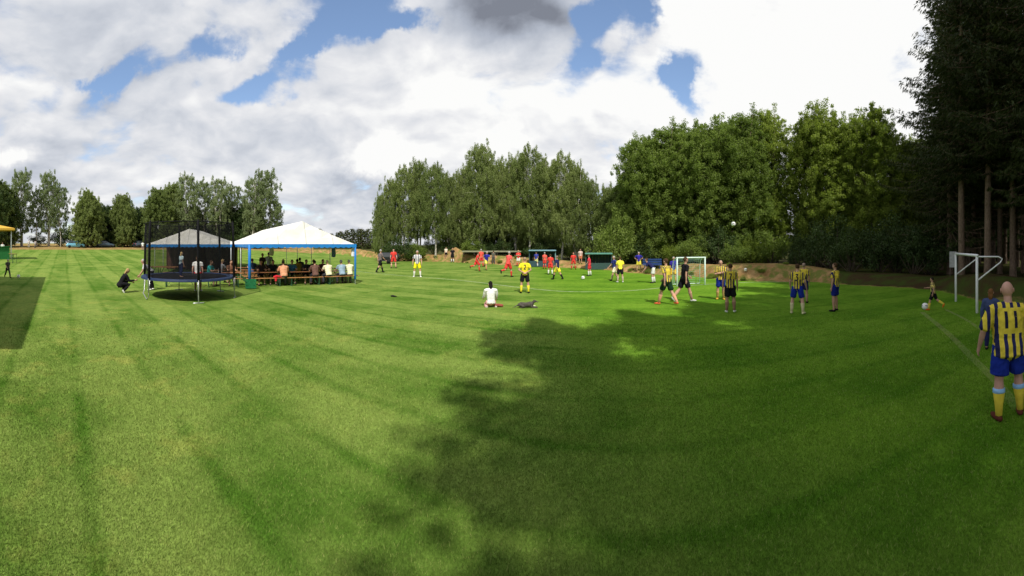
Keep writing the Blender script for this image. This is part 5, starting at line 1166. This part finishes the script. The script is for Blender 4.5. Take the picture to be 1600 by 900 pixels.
# ------------------------------------------------------------------ parked cars
def car(px, d, col, label, face=90, L=4.1):
    c = at(px, d); t = thing('parked_car', label, 'car', (c.x, c.y, c.z), -((px - CX) / F) + rad(90 - face), 'cars parked beyond the field')
    paint = mat('car_paint', col, .25, .03, metallic=.2, spec=.6); glass = mat('car_glass', (0.02, .03, .035), .08, .0, spec=.8); rub = cloth('tyre', (.02, .02, .02)); rimm = mat('wheel_rim', (.5, .5, .5), .3, metallic=.8)
    hl = L / 2; xs = [-hl, -hl + .12, -hl + .5, -hl + .75, -.1 * L, .10 * L, .22 * L, hl - .35, hl - .08, hl]
    top = [.72, .92, .98, 1.0, .98, .97, .95, .82, .66, .50]; hw = [.70, .80, .83, .84, .84, .84, .84, .82, .76, .62]; bot = [.34, .24] + [.20] * 6 + [.24, .34]
    v = []; f = []; n = 8
    for x, z1, w_, z0 in zip(xs, top, hw, bot):
        v += [(x, -w_ * .9, z0), (x, -w_, z0 + .15), (x, -w_, z1 - .14), (x, -w_ * .88, z1), (x, w_ * .88, z1), (x, w_, z1 - .14), (x, w_, z0 + .15), (x, w_ * .9, z0)]
    for i in range(len(xs) - 1):
        for k in range(n): f.append((i * n + k, i * n + (k + 1) % n, (i + 1) * n + (k + 1) % n, (i + 1) * n + k))
    f += [tuple(range(n)), tuple(range(len(v) - 1, len(v) - 1 - n, -1))]
    m = MB(); m.add(v, f); o = m.obj('body', paint, t, True)
    gx0, gx1, rx0, rx1 = -hl + .35, .27 * L, -hl + .75, .08 * L
    m = MB(); m.add([(gx0, -.74, .97), (gx1, -.74, .93), (rx1, -.60, 1.42), (rx0, -.60, 1.44), (gx0, .74, .97), (gx1, .74, .93), (rx1, .60, 1.42), (rx0, .60, 1.44)], [(0, 1, 2, 3), (7, 6, 5, 4), (1, 5, 6, 2), (4, 0, 3, 7), (3, 2, 6, 7)]); m.obj('window', glass, t)
    m = MB(); m.box(((rx0 + rx1) / 2, 0, 1.45), (rx1 - rx0 + .08, 1.22, .05)); m.obj('roof', paint, t, bevel=.015)
    for s in (-1, 1):
        for (x0, x1) in ((gx0, rx0), (gx1, rx1), (-.08 * L, -.08 * L)): m = MB(); m.loft([(x0, s * .75, .95), (x1, s * .61, 1.44)], [.03, .025], 6); m.obj('pillar', paint, t)
        for x in (-hl + .75, hl - .78):
            m = MB(); m.loft([(x, s * .66, .31), (x, s * .86, .31)], [.31, .31], 16, (1, 0, 0)); wv = m.obj('wheel', rub, t); m = MB(); m.loft([(x, s * .80, .31), (x, s * .875, .31)], [.19, .18], 12, (1, 0, 0)); m.obj('rim', rimm, wv)
        m = MB(); m.ell((hl - .10, s * .55, .62), (.08, .16, .08), 8, 6); m.obj('headlight', M_STEEL, t); m = MB(); m.ell((-hl + .06, s * .62, .80), (.05, .12, .12), 8, 6); m.obj('tail_light', cloth('red_lens', (.4, .02, .02)), t)
car(118, 78.5, (0.16, 0.42, 0.55), 'light blue hatchback parked under the trees left of the trampoline', 90)
car(163, 80, (0.05, 0.08, 0.10), 'dark grey saloon car parked right of the light blue hatchback', 90, 4.5)
car(222, 80, (0.06, 0.09, 0.12), 'dark blue car parked behind the left trampoline post', 60)
car(392, 79, (0.03, 0.03, 0.035), 'black car far behind the marquee, seen beside its blue post', 90)
